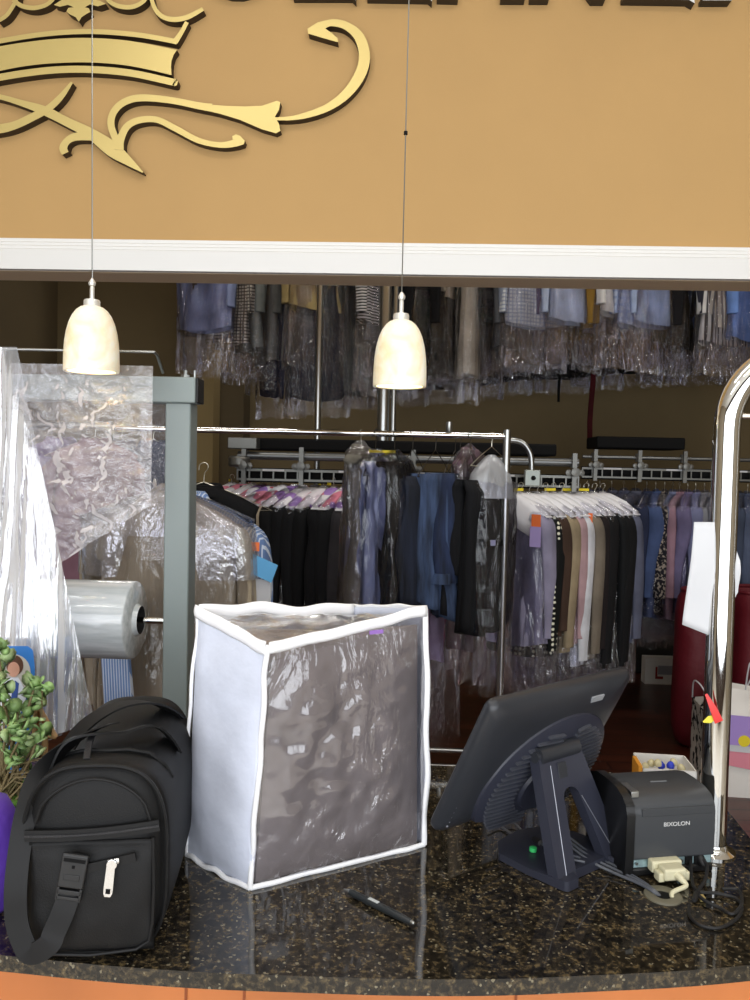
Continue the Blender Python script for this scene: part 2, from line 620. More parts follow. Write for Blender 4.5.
mb = MB(); up = [(-24, 46), (0, 41), (45, 34), (90, 31.5), (135, 34.5), (168, 40)]
stroke(mb, [(x, y, 5) for x, y in up] + [(177, 42, 5)], 5)
stroke(mb, [(175, 42, 6), (181, 33, 4.5), (187, 22, 4)], 3)
mb.build('crown_top_line', EMM, crown)
mb = MB()
tope = crom([(-9, 48), (20, 43), (55, 39), (90, 38), (130, 41), (177, 50)], 5)
rt = [(173.5, 55), (171.5, 61), (171, 67), (171.5, 75)]
bot = crom([(171.5, 75), (130, 66), (90, 62.5), (50, 63.5), (20, 67), (-5, 72)], 5)
plate(mb, tope + rt + bot)
mb.build('crown_band', EMM, crown)
mb = MB(); stroke(mb, [(-14, 80, 7), (20, 74, 7), (55, 70, 7), (90, 69.5, 7), (130, 73, 7), (170, 81.5, 7), (175, 82.7, 7), (177.5, 83.3, 4)], 5)
mb.build('crown_rim', EMM, crown)
mb = MB()
stroke(mb, [(-2, 21, 4), (6, 16, 4), (12, 8, 4), (16, 0, 4), (17, -10, 5)], 5)
stroke(mb, [(13, 0, 4), (22, 6, 4.5), (34, 8, 4.5), (46, 5, 4), (54, -2, 4), (58, -12, 4)], 5)
mb.build('crown_scallop', EMM, crown)
mb = MB()
stroke(mb, [(104, -10, 4), (108, 0, 4), (118, 6, 4.5), (132, 7, 4.5), (144, 1, 4), (149, -10, 4)], 5)
mb.build('crown_scallop', EMM, crown)
mb = MB()
stroke(mb, [(150, -12, 4), (153, 4, 4), (160, 15, 4.5), (172, 19.5, 5), (187, 17.5, 5), (203, 9, 4)], 5)
mb.build('crown_scallop', EMM, crown)
mb = MB()
lf = [(79, 22), (76, 17.5), (70, 14.5), (66.5, 11.5), (68.5, 8), (74, 7.5), (68, 5), (60, 7), (54, 5), (62, 0), (71, -2), (76, -9), (80, -20)]
plate(mb, lf + [(83, -20), (88, -9), (93, -1), (100, 1), (106, 4), (98, 6.5), (90, 4.5), (85, 7.5), (89, 8.5), (90.5, 12), (86, 14.5), (81.5, 17.5)])
mb.build('crown_finial', EMM, crown)

p0 = onwall(190, 110, 0)
fl = thing('scroll_flourish', 'curling gold scroll flourish with an arrow tip under the crown', 'wall emblem', tuple(p0), world=True)
mb = MB()
stroke(mb, [(-30, 92, 4), (0, 97, 5), (21, 103, 6), (45, 111, 9), (69, 123, 9), (91, 134, 11), (112, 149, 15), (128, 161, 9), (143, 172.5, 1)])
stroke(mb, [(-30, 133, 8), (0, 129, 9), (16, 125, 8), (32, 117.5, 8), (48, 109, 7), (61, 97, 6), (72, 82.5, 2.5)])
stroke(mb, [(97, 138, 6), (88, 136.5, 8), (75, 137, 8), (67, 141.5, 7), (63.5, 148, 8), (65.5, 153.5, 7)])
mb.build('swash', EMM, fl)
mb = MB()
stroke(mb, [(119, 144, 9), (115, 137, 7), (111, 124, 7), (114, 112, 7), (124, 102.5, 7), (141, 98, 7), (171, 100.5, 6.5), (199, 106, 7), (212, 108, 8)])
plate(mb, [(205, 104.5), (225, 106), (245, 106.8), (262, 106), (277, 101), (280.5, 102.5), (279, 110), (275, 117), (279, 124), (280.5, 131), (276, 133.5), (262, 129.5), (240, 120), (220, 114), (205, 110.5)])
mb.build('arrow_stem', EMM, fl)
mb = MB()
stroke(mb, [(272, 119, 2.5), (290, 118.5, 4), (308, 115, 6), (329, 107, 7.5), (347, 93.5, 9.5), (360, 75, 11), (364.5, 56, 11), (359, 37, 10), (346, 26, 8), (332, 23, 7), (325, 26, 5)])
plate(mb, [(330, 19.8), (318, 22.5), (307.5, 29), (308.5, 34), (322, 38), (338, 42.5), (337.5, 38.5), (332, 33.5), (325.5, 29), (328, 26)])
mb.build('tail_hook', EMM, fl)
mb = MB()
stroke(mb, [(119, 150, 10), (120.5, 140, 8), (127, 127, 7), (139, 120.5, 6.5), (157, 120, 6), (176, 129, 6), (198, 140.5, 5.5), (218, 145, 5.5), (232, 144, 7), (240, 140.5, 8)])
plate(mb, [(233, 141), (232.5, 136.5), (236, 134.5), (240, 136), (245, 141), (244, 144.5), (236, 147)])
mb.build('lower_swash', EMM, fl)

# serif letters: only their feet reach into the frame
LM = [M['letter_face'], M['letter_side']]


def letter(ch, polys, label):
    xs = [p[0] for q in polys for p in q]
    p0 = onwall(sum(xs) / len(xs), -40, 0)
    mb = MB()
    for q in polys: plate(mb, [(x, y - 4.5 if y > -60 else y) for x, y in q], .036)
    o = mb.build('wall_letter', LM); 
    # re-origin
    for v in o.data.vertices: v.co -= p0
    o.location = p0
    tag(o, label, 'sign letter', 'serif letters along the top of the wall')


def serif_stem(x0, x1, yb, yt, o=6):
    return [(x0, yb), (x0, yt), (x1, yt), (x1, yb)]


def arc(cx, cy, rx, ry, w, a0, a1, n=18):
    o_ = [(cx + rx * math.cos(a0 + (a1 - a0) * i / n), cy + ry * math.sin(a0 + (a1 - a0) * i / n)) for i in range(n + 1)]
    i_ = [(cx + (rx - w) * math.cos(a0 + (a1 - a0) * i / n), cy + (ry - w * .6) * math.sin(a0 + (a1 - a0) * i / n)) for i in range(n + 1)]
    return o_ + i_[::-1]


H_ = -88
letter('C', [arc(237, -41, 42, 42, 16, math.radians(35), math.radians(325))], 'letter C of the wall sign, nearest the crown')
letter('L', [[(293, 2), (293, -2), (300, -4), (300, H_), (318, H_), (318, -6), (345, -6), (353, -22), (356, -22), (356, 6), (352, 2)]], 'letter L of the wall sign, after the C')
letter('E', [[(367, 2.5), (367, -2), (375, -4), (375, H_), (425, H_), (425, -66), (420, -80), (392, -80), (392, -48), (412, -48), (412, -38), (392, -38), (392, -6), (420, -6), (428, -22), (431, -22), (432, 7), (428, 3.5)]], 'first letter E of the wall sign, over the hook of the gold scroll')
letter('A', [[(437, 3.5), (437, 0), (443, -2), (478, H_), (486, H_), (520, 0), (525, 0.5), (525, 4), (501, 4), (501, 0), (506, -1), (498, -24), (462, -24), (453, -1), (458, 0), (458, 4)]], 'letter A of the wall sign, between letters E and N')
letter('N', [[(530, 4), (530, 0), (536, -1), (536, H_), (552, H_), (594, -30), (594, -80), (588, -84), (588, H_), (611, H_), (611, -84), (605, -80), (605, 5), (592, 5), (548, -60), (545, -1), (549, 0), (549, 4)]], 'letter N of the wall sign, after the A')
letter('E', [[(623, 4.5), (623, 0), (631, -1), (631, H_), (682, H_), (682, -66), (677, -80), (648, -80), (648, -48), (668, -48), (668, -38), (648, -38), (648, -4), (680, -4), (687, -20), (691, -20), (694, 9), (688, 5.5)]], 'second letter E of the wall sign, after the N')
letter('R', [[(702, 6), (702, 2), (709, 0), (709, H_), (760, H_), (778, -76), (780, -58), (770, -42), (756, -38), (785, 4), (790, 6), (768, 6), (735, -34), (726, -34), (726, 1), (731, 2), (731, 6)]], 'letter R of the wall sign, rightmost in view')
# ------------------------------------------------------------------ pendants
def alabaster():
    m, t, out = nt('lit_alabaster')
    p = N(t, 'ShaderNodeBsdfPrincipled', i_Roughness=.35)
    vec = coords(t)
    n = N(t, 'ShaderNodeTexNoise', i_Scale=18.0, i_Detail=5.0, i_Distortion=.8)
    t.links.new(vec, n.inputs['Vector'])
    r = ramp(t, [(.35, (232, 216, 176)), (.65, (250, 244, 226))])
    t.links.new(n.outputs[0], r.inputs[0])
    t.links.new(r.outputs[0], p.inputs['Base Color'])
    p.inputs['Subsurface Weight'].default_value = .3
    p.inputs['Subsurface Radius'].default_value = (.03, .02, .01)
    t.links.new(r.outputs[0], p.inputs['Emission Color'])
    p.inputs['Emission Strength'].default_value = .16
    t.links.new(p.outputs[0], out.inputs[0])
    return m


M['alabaster'] = alabaster(); M['nickel_'] = mat('pale_nickel', (224, 222, 214), .35, .5)


def pendant(px, ytop, ybot, wpx, Y, label, cordpts):
    c = at(px, ybot, Y); tp = at(px, ytop, Y); H = tp.z - c.z; R = wpx / 2 * Y / FPX
    t = thing('pendant_lamp', label, 'pendant lamp', (c.x, c.y, c.z), 0, 'pendant lamps over the counter', world=True)
    pr = [(.0, H)]
    k = [(.30, .995), (.42, .975), (.56, .93), (.70, .85), (.82, .74), (.91, .60), (.965, .45), (.99, .30), (1.0, .15), (1.0, .03), (.985, 0)]
    prof = [(R * a, H * b) for a, b in k]
    inn = [(r - .005, z if i else z) for i, (r, z) in enumerate(reversed(prof[:]))]
    MB().lathe([(.001, H)] + prof + [(prof[-1][0] - .006, .001)] + [(max(.001, r - .006), z - (.004 if z > .5 * H else 0)) for r, z in reversed(prof[:-1])], c, n=48, caps=False).build('lamp_shade', M['alabaster'], t, angle=60)
    MB().lathe([(.001, H + .012), (R * .27, H + .012), (R * .30, H + .009), (R * .30, H - .006), (.001, H - .006)], c, n=28, caps=False).build('shade_cap', M['nickel_'], t)
    MB().lathe([(.0045, H + .010), (.0045, H + .022), (.0045, H + .036), (.0035, H + .040)], c, n=12).lathe([(.002, H + .038), (.0065, H + .041), (.0075, H + .046), (.004, H + .052), (.002, H + .055)], c, n=14).build('stem_coupler', M['nickel_'], t)
    top = at(cordpts[0], -130, Y); top.z = 3.9
    top2 = V((c.x + (at(cordpts[0], 0, Y).x - c.x) * (3.9 - tp.z) / (at(cordpts[0], 0, Y).z - tp.z), c.y, 3.9))
    MB().tube([V((c.x, c.y, c.z + H + .052)), top2], .0013, 6).build('cord', M['pipe'], t)
    lamp = bpy.data.lights.new('pendant_bulb', 'POINT'); lamp.energy = .35; lamp.color = (1, .86, .62); lamp.shadow_soft_size = .02
    lo = bpy.data.objects.new('pendant_bulb', lamp); COL.objects.link(lo); lo.location = (c.x, c.y, c.z + H * .45)
    if cordpts[1]:
        q = at(cordpts[2], cordpts[1], Y); q = V((c.x, c.y, 0)).lerp(V((top2.x, top2.y, 0)), (q.z - tp.z) / (3.9 - tp.z)) + V((0, 0, q.z))
        MB().lathe([(.001, -.004), (.004, -.003), (.004, .003), (.001, .004)], q, n=10).build('cord_clip', M['black'], t)


pendant(91.5, 306, 372, 54, 1.60, 'alabaster bell pendant lamp hanging in front of the grey rack', (92, 0, 0))
pendant(399.5, 320, 387, 53, 1.60, 'alabaster bell pendant lamp over the rail of jeans', (409, 133, 406))

# ------------------------------------------------------------------ comforter bag
M['nonwoven'] = mat('white_nonwoven', (206, 211, 226), .9, bump=.5, bscale=30, var=.05, vscale=10, bdist=.004)
M['piping'] = mat('white_piping', (248, 248, 250), .6)
M['comforter'] = mat('grey_comforter', (140, 131, 127), .9, bump=.6, bscale=9, bdist=.012, var=.05, vscale=6, sheen=.2)
M['film_near'] = plastic('clear_vinyl', haze=.01, rough=.13, sc=(22, 22, 9), bstr=1.0, bd=.014, milk=.05, fac2=2.6, mask=6)
A = G(250, 890, CT); B = G(424, 846, CT); C_ = G(187, 856, CT)
A.z = B.z = C_.z = CT + .003
D_ = B + (C_ - A)
HB = .365
tops = {}
def topof(px, py, base): 
    return at(px, py, base.y)
A2 = topof(268, 645, A); B2 = topof(425, 609, B); C2 = topof(198, 608, C_); D2 = topof(352, 607, D_)
zmean = (A2.z + B2.z + C2.z + D2.z) / 4
cen = (A + B + C_ + D_) / 4
bag = thing('comforter_bag', 'clear fronted white zip bag holding a folded grey comforter', 'storage bag', (cen.x, cen.y, CT), world=True)


def patch(a, b, c, d, bulge, nrm, amp=.004, fq=14, seed=0, nu=36, nv=36):
    """a-b bottom, d-c top"""
    def fn(u, v):
        p = (a * (1 - u) + b * u) * (1 - v) + (d * (1 - u) + c * u) * v
        k = (1 - (2 * u - 1) ** 4) * (1 - (2 * v - 1) ** 4)
        return p + nrm * (bulge * k + amp * k * (nz(p.x * fq, p.y * fq + seed, p.z * fq) + .5 * nz(p.x * fq * 2.3, p.z * fq * 2.3, p.y * 9 + seed)))
    return fn


nf = ((B - A).cross(V((0, 0, 1)))).normalized()       # front normal (towards viewer)
ns = ((A - C_).cross(V((0, 0, 1)))).normalized()       # side normal (left)
up = V((0, 0, 1))
ins = .006
LOW = .002
def shrink(p, z=0): return p + (cen - V((p.x, p.y, cen.z))).normalized() * .012 + up * z
# comforter as a plump closed block
mb = MB()
a, b, c, d = shrink(A, .002), shrink(B, .002), shrink(D_, .002), shrink(C_, .002)
a2, b2, c2, d2 = shrink(A2, -.025), shrink(B2, -.025), shrink(D2, -.04), shrink(C2, -.035)
mb.grid(patch(a, b, b2, a2, .006, nf, .007, 7, 1), 40, 40)
mb.grid(patch(b, c, c2, b2, .004, -ns, .006, 7, 2), 20, 40)
mb.grid(patch(c, d, d2, c2, .004, -nf, .006, 7, 3), 30, 40)
mb.grid(patch(d, a, a2, d2, .004, ns, .006, 7, 4), 20, 40)
mb.grid(patch(a2, b2, c2, d2, .004, up, .008, 12, 5), 30, 20)
mb.grid(patch(d, c, b, a, .0, -up, .0), 10, 10)
mb.build('comforter', M['comforter'], bag, angle=70)
MB().grid(patch(C_, A, A2, C2, .014, ns, .010, 9, 7), 30, 40).build('side_panel', M['nonwoven'], bag, angle=0, solid=.001)
MB().grid(patch(B, D_, D2, B2, .010, -ns, .006, 9, 8), 30, 40).build('side_panel', M['nonwoven'], bag, angle=0, solid=.001)
MB().grid(patch(D_, C_, C2, D2, .010, -nf, .006, 9, 9), 30, 40).build('back_panel', M['nonwoven'], bag, angle=0, solid=.001)
MB().grid(patch(A, B, B2, A2, .018, nf, .006, 26, 10, 60, 60), 70, 70).build('clear_front_panel', M['film_near'], bag, angle=0)
MB().grid(patch(A2 - up * .004, B2 - up * .004, D2 - up * .014, C2 - up * .01, .002, up, .012, 17, 11), 40, 30).build('clear_lid', M['film_near'], bag, angle=0)


def seam(p, q, name='piping', r=.0042, amp=.004, sd=0, bow=V((0, 0, 0)), n=26, flat=1.0, nn=10):
    pts = []
    for i in range(n + 1):
        t = i / n; k = math.sin(PI * t)
        x = p.lerp(q, t)
        pts.append(x + bow * k + V((nz(t * 5, sd, 1), nz(t * 5, sd, 9), nz(t * 5, sd, 5))) * amp * min(1, k * 3))
    MB().tube(pts, r, nn, flat=flat).build(name, M['piping'], bag)


seam(A, B, sd=1); seam(A, C_, sd=2, bow=ns * .004); seam(A, A2, sd=3, amp=.006); seam(B, B2, sd=4, bow=V((.004, 0, 0)), r=.005)
seam(C_, C2, sd=5, r=.003, bow=ns * .006)
# broad white zip band round the top
def band(p, q, nrm, sd, w=.016):
    def fn(u, v):
        x = p.lerp(q, u)
        return x + up * (w * (v - .7)) + nrm * (.004 + .003 * math.sin(PI * v)) + V((0, 0, 1)) * (.007 * nz(u * 4, sd, 2) * (1 if 0 < u < 1 else 1)) + up * .0
    MB().grid(fn, 30, 4).build('zip_band', M['piping'], bag, solid=.003, angle=0)
band(A2, B2, nf, 3); band(C2, A2, ns, 4, .02); band(B2, D2, -ns, 5); band(D2, C2, nf, 6, .02)
mb = MB(); q = A2.lerp(B2, .62) - up * .012 + nf * .0215
mb.obox(q, (B - A).normalized() * .012, up * .003, nf * .0006)
mb.build('purple_label', mat('purple_label', (150, 110, 190), .6), bag)

# ------------------------------------------------------------------ black duffel
M['nylon'] = mat('black_nylon', (13, 13, 14), .6, bump=.5, bscale=500, bdist=.0008, spec=.3)
M['nylon_pipe'] = mat('black_piping', (17, 17, 18), .55, spec=.3)
M['buckle'] = mat('buckle_plastic', (30, 31, 33), .4)
M['zip'] = mat('zipper_teeth', (40, 40, 43), .4, bump=.8, bscale=900, bdist=.002)
M['nickel'] = mat('bright_nickel', (236, 236, 236), .18, .9)
fl_ = G(27, 950, CT); frr = G(163, 955, CT)
W_ = (frr - fl_).length / 2
ang = math.atan2(frr.y - fl_.y, frr.x - fl_.x)
fc = (fl_ + frr) / 2
tl = G(186, 850, CT)
DB = .30
duf = thing('duffel_bag', 'black nylon duffel bag with buckle strap and silver zip pull', 'duffel bag', (fc.x, fc.y, CT), ang + math.radians(7))
HF = .245


def sect(w, hh, n=56, arch=.55, r=.03):
    """cross-section outline: flat bottom, rounded bottom corners, arched top"""
    pts = []
    for k in range(n):
        a = 2 * PI * k / n
        c, s_ = math.cos(a), math.sin(a)
        e = 4.0 if s_ < 0 else 3.0
        x = w * (abs(c) ** (2 / e)) * (1 if c > 0 else -1)
        z = (abs(s_) ** (2 / e)) * (1 if s_ > 0 else -1)
        z = hh * .5 + z * hh * .5
        pts.append((x, z))
    return pts


mb = MB(); rings = []
ys = [0, .006, .02, .06, .11, .16, .21, .26, .29, .305]
sc_ = [.93, .985, 1.0, 1.01, 1.015, 1.01, 1.0, .99, .95, .85]
hs = [.93, .975, .985, .965, .955, .965, 1.0, 1.03, 1.0, .93]
for y, s1, s2 in zip(ys, sc_, hs):
    rings.append([V((x * s1 * (1 + .02 * nz(z * 9, y * 9, 2)), y + .006 * nz(x * 12, z * 12, 4), max(0.0, (z - HF / 2) * s2 + HF / 2 - (HF / 2) * (1 - s2)) + (.006 * nz(x * 14, y * 14, 7) if z > .1 else 0))) for x, z in sect(W_ + .004, HF)])
mb.loft(rings, cap0=True, cap1=True)
mb.build('bag_body', M['nylon'], duf, angle=50, sub=1)
# front panel details: arched flap piping, zip, lower pocket
def outline(k, sc=1.0):
    return [(x * sc, (z - HF / 2) * sc + HF / 2) for x, z in sect(W_ + .004, HF, 72)]
mb = MB()
pts = [V((x, -.004, z)) for x, z in outline(0, .965)]
mb.tube(pts + [pts[0]], .0028, 6); mb.build('edge_piping', M['nylon_pipe'], duf)
mb = MB()  # convex front panel
pl_ = [(x * .94, (z - HF / 2) * .94 + HF / 2) for x, z in sect(W_, HF, 56)]
rg = []
for k, (s1, yy) in enumerate([(1, 0), (.93, -.006), (.8, -.010), (.55, -.013), (.25, -.014)]):
    rg.append([V((x * s1, yy, (z - HF / 2) * s1 + HF / 2)) for x, z in pl_])
mb.loft(rg[::-1], cap0=True); mb.build('front_panel', M['nylon'], duf, angle=0)
zz = HF * .66
mb = MB(); zp = [V((-W_ * .93 + i * W_ * 1.86 / 16, -.0165 - .0035 * math.sin(PI * i / 16), zz + .010 * (i / 16) ** 2 - .002)) for i in range(17)]
mb.strap(zp, (0, 0, 1), .014, .0015, 0); mb.build('zip_tape', M['nylon_pipe'], duf)
mb = MB(); mb.tube([p + V((0, -.002, 0)) for p in zp], .0017, 8); mb.build('zipper', M['zip'], duf)
mb = MB()
arcp = [V((-W_ * .80 + 1.6 * W_ * i / 20, -.0135, zz + .012 + math.sin(PI * i / 20) ** .5 * HF * .22)) for i in range(21)]
mb.tube(arcp, .002, 8)
mb.build('flap_piping', M['nylon_pipe'], duf)
mb = MB(); mb.grid(lambda u, v: V(((-.97 + 1.94 * u) * W_ * .90, -.015 - .010 * math.sin(PI * u) ** .5 * math.sin(PI * min(1, v * 1.1)) ** .5 - .002 * nz(u * 5, v * 4), .012 + v * (zz - .022))), 30, 24)
mb.build('front_pocket', M['nylon'], duf, angle=0, solid=.002)
mb = MB(); xx = W_ * .86
mb.tube([V((xx - .001, -.019, zz - .006)), V((xx + .001, -.021, zz * .6)), V((xx, -.021, .05)), V((xx - .004, -.020, .025)), V((xx - .02, -.019, .014)), V((-.0, -.021, .010)), V((-xx * .7, -.019, .012))], .0022, 8)
mb.build('pocket_piping', M['nylon_pipe'], duf)
# slanted slit pocket with silver pull
mb = MB(); mb.strap([V((-.005, -.0262, zz - .040)), V((W_ * .62, -.0245, zz - .028))], (0, 0, 1), .011, .001); mb.build('pocket_zip_tape', M['nylon_pipe'], duf)
zpull = V((W_ * .32, -.0285, zz - .031))
o = MB()
o.obox(zpull, (.0075, 0, .001), (0, .002, 0), (0, 0, .0035))
slide = o.build('zip_slider', M['nickel'], duf, bevel=.0015)
o = MB()
o.lathe([(.0001, -.0016), (.0062, -.0016), (.0068, 0), (.0062, .0016), (.0001, .0016)], zpull + V((-.001, -.003, -.002)), (0, 1, 0), 24, caps=False)
P0 = zpull + V((-.002, -.0045, -.004)); dn = V((-.10, 0, -1)).normalized(); wd = V((1, 0, -.10)).normalized()
wv = [(0, .0050), (.010, .0052), (.026, .0055), (.030, .0055), (.034, .0052), (.038, .0035)]
fr = [P0 + dn * a + wd * w for a, w in wv] + [P0 + dn * a - wd * w for a, w in reversed(wv)]
o.prism(fr, [p + V((0, .0018, 0)) for p in fr])
o.build('zip_pull', M['nickel'], duf, bevel=.0004)
o = MB(); q = P0 + dn * .031 + V((0, -.0004, 0))
o.obox(q, wd * .0028, dn * .0030, V((0, .0003, 0))); o.build('pull_hole', M['black'], duf, bevel=.0008)
# buckle
bc = V((-W_ * .22, -.0305, zz - .040)); ax = V((.17, 0, 1)).normalized(); bx = V((1, 0, -.17)).normalized(); ny = V((0, -1, 0))
o = MB(); o.obox(bc, bx * .0158, ax * .021, ny * .0035)
bk_ = o.build('buckle', M['buckle'], duf, bevel=.002)
o = MB(); o.obox(bc - ax * .0265, bx * .015, ax * .0028, ny * .003); o.obox(bc - ax * .034, bx * .015, ax * .0022, ny * .003)
o.obox(bc - ax * .029 + bx * .0135, bx * .0018, ax * .008, ny * .003); o.obox(bc - ax * .029 - bx * .0135, bx * .0018, ax * .008, ny * .003)
o.build('buckle_loop', M['buckle'], duf, bevel=.0008)
o = MB(); o.obox(bc + ax * .014 + ny * .0033, bx * .013, ax * .0022, ny * .0006); o.obox(bc + ax * .006 + ny * .0035, bx * .0018, ax * .0018, ny * .0006)
o.build('buckle_slot', M['black'], bk_)
o = MB(); o.obox(bc - ax * .007 + ny * .0036, bx * .0095, ax * .0035, ny * .0008); o.build('buckle_tab', M['buckle'], bk_, bevel=.0006)
# long shoulder strap: from buckle down, round the left side and over the top to the back
def surf(x, e=3.0):
    return HF * (.5 + .5 * max(0, 1 - (abs(x) / (W_ + .004)) ** e) ** (1 / e))
o = MB()
P_ = [(bc.x - .005, -.030, bc.z - .030), (bc.x - .011, -.034, bc.z - .050), (bc.x - .020, -.037, bc.z - .072), (-W_ * .52, -.040, .036), (-W_ * .74, -.041, .026), (-W_ * .86, -.038, .038), (-W_ * .97, -.034, .064),
      (-W_ * 1.0, -.030, .10), (-W_ * 1.0, -.018, .14), (-W_ * .98, .0, .18), (-W_ * .93, .028, .212), (-W_ * .68, .055, .238), (-W_ * .35, .085, .252), (-W_ * .05, .115, .256)]
pts = [V(p) for p in crom(P_, 5)]
wds = []
for i, p in enumerate(pts):
    d = (pts[min(i + 1, len(pts) - 1)] - pts[max(i - 1, 0)]).normalized()
    w = V((-d.z, 0, d.x)); t = i / (len(pts) - 1)
    w = w.normalized().lerp(V((.75, -.6, .3)), max(0, (t - .72) / .28))
    wds.append(w)
o.strap(pts, wds, .027, .0009); o.build('shoulder_strap', M['nylon_pipe'], duf, smooth=True)
# carry handles and lumpy lid
def handle(P_, wd):
    pts_ = [V((x, y, surf(x) * 1.0 + h)) for x, y, h in crom(P_, 5)]
    MB().strap(pts_, wd, .026, .0014).build('carry_handle', M['nylon_pipe'], duf, smooth=True)
handle([(-.062, .10, -.002), (-.045, .12, .012), (-.01, .15, .024), (.02, .18, .022), (.045, .21, .012), (.066, .24, -.002)], (1, -.6, 0))
handle([(-.070, .05, -.002), (-.055, .055, .014), (-.02, .07, .012), (.015, .095, .006), (.05, .12, .012), (.078, .15, -.004)], (.35, -1, .3))
o = MB()
o.tube([*[V((W_ * q, .055 + .02 * abs(q), surf(W_ * q) * .975)) for q in (-.95, -.85, -.6, -.3, 0, .3, .6, .85, .95)]], .0028, 8)
o.build('lid_piping', M['nylon_pipe'], duf)
o = MB(); o.strap([V((-W_ * .2, .02, .240)), V((-W_ * .25, .05, .250)), V((-W_ * .30, .09, .252))], (1, 0, 0), .008, .002); o.build('lid_zip_end', M['zip'], duf)

# purple bag at the frame edge
M['purple'] = mat('purple_fabric', (98, 62, 176), .5, bump=.4, bscale=20, bdist=.01)
pc = G(-44, 930, CT)
o = thing('purple_bag', 'purple fabric bag at the left edge beside the black duffel', 'bag', (pc.x, pc.y + .06, CT))
mb = MB(); rings = []
for z, s in ((0, .72), (.01, .9), (.04, 1), (.08, .98), (.12, .84), (.145, .6), (.155, .3)):
    rings.append([V((.058 * s * math.cos(2 * PI * k / 30) * (1 + .1 * nz(math.cos(2 * PI * k / 30) * 2, z * 20, 1)), .062 * s * math.sin(2 * PI * k / 30) * (1 + .12 * nz(math.sin(2 * PI * k / 30) * 2, z * 20, 3)), z)) for k in range(30)])
mb.loft(rings, cap0=True, cap1=True); mb.build('bag_body', M['purple'], o, angle=0)

# ------------------------------------------------------------------ pen
a = G(344, 889, CT + .006); b = G(411, 922, CT + .006); d = (b - a); L = d.length; d.normalize()
pen = thing('ballpoint_pen', 'black ballpoint pen with a grey tip lying on the granite', 'pen', tuple(a), world=True)
MB().lathe([(.004, .012), (.0047, .016), (.0047, .042), (.0053, .044), (.0053, .050), (.0048, .052), (.0052, L * .6), (.0048, L * .85), (.004, L - .004), (.003, L)], a, d, 20).build('barrel', mat('pen_black', (38, 42, 44), .35), pen)
MB().lathe([(.0008, 0), (.0015, .003), (.0034, .012), (.0042, .0155)], a, d, 16).build('tip', M['pipe'], pen)
q = a + d * (L * .46) + V((0, -.001, .0052)); MB().obox(q, d * .009, V((0, 0, 1)).cross(d) * .0028, V((0, 0, .0005))).build('grip_window', mat('pen_window', (190, 195, 195), .3), pen, bevel=.0004)
MB().lathe([(.0028, L), (.0028, L + .004), (.002, L + .006)], a, d, 12).build('button', M['pipe'], pen)

# ------------------------------------------------------------------ printer
M['printer'] = mat('printer_grey', (58, 60, 63), .34, bump=.12, bscale=700, bdist=.0004)
M['printer_dark'] = mat('printer_dark', (16, 16, 17), .3)
M['port_plate'] = mat('port_plate', (150, 175, 178), .35, .5, var=.2, vscale=60)
a = G(631, 876, CT); b = G(713, 873, CT)
w = (b - a).length; ang = math.atan2(b.y - a.y, b.x - a.x) + math.radians(4)
pr = thing('receipt_printer', 'dark grey receipt printer with its cable ports facing the camera', 'receipt printer', ((a.x + b.x) / 2, (a.y + b.y) / 2, CT), ang)
hw = w / 2 + .003; HP = .125; DP = .125
prof = [(0, .026), (0, .096), (.003, .108), (.012, .118), (.03, .124), (.06, .126), (.09, .125), (DP - .01, .118), (DP, .09), (DP, .012), (DP - .02, .012), (.006, .012), (.006, .026)]
mb = MB(); mb.prism([V((hw, y, z)) for y, z in prof], [V((-hw, y, z)) for y, z in prof]); 
mb.build('housing', M['printer'], pr, bevel=.006, seg=3)
mb = MB(); sp_ = [(-.004, .02), (-.005, .098), (.0, .113), (.012, .123), (.03, .129), (.06, .131), (.10, .129), (DP + .004, .118), (DP + .006, .09), (DP + .006, .004), (-.002, .004)]
mb.prism([V((-hw + .002, y, z)) for y, z in sp_], [V((-hw - .012, y, z)) for y, z in sp_]); mb.build('side_cover', M['printer_dark'], pr, bevel=.003)
mb = MB(); mb.box(-hw, hw, .0, DP, .0, .013); mb.build('base', M['printer_dark'], pr, bevel=.003)
mb = MB(); mb.box(-hw * .78, hw * .98, -.0012, .0005, .094, .106); mb.build('lid_seam', M['printer'], pr, bevel=.0006)
mb = MB(); mb.box(-hw + .002, hw - .002, .0045, .0075, .011, .029); pp = mb.build('port_plate', M['port_plate'], pr)
mb = MB()
for x in (-hw * .85, hw * .12, hw * .24):
    mb.lathe([(.001, 0), (.0022, 0), (.0022, .003), (.0001, .003)], (x, .001, .020), (0, 1, 0), 8)
mb.build('port_screw', M['pipe'], pp)
mb = MB(); mb.box(hw * .33, hw * .5, .002, .006, .013, .027); mb.box(hw * .55, hw * .72, .002, .006, .013, .027); mb.build('port', M['black'], pp)
text('BIXOLON', .0088, M['letter_face'], pr, (.004, -.0010, .0800), (PI / 2, 0, 0), bold=.0001, sx=1.15)
MB().box(-.012, .016, .052, .0545, .1255, .1264).build('lid_mark', mat('print_grey', (120, 122, 125), .5), pr)
mb = MB(); mb.box(-hw + .003, -hw + .016, .012, .05, .119, .1285); mb.build('silver_sticker', M['pipe'], pr, bevel=.001)

M['beige'] = mat('beige_plastic', (206, 200, 168), .5)
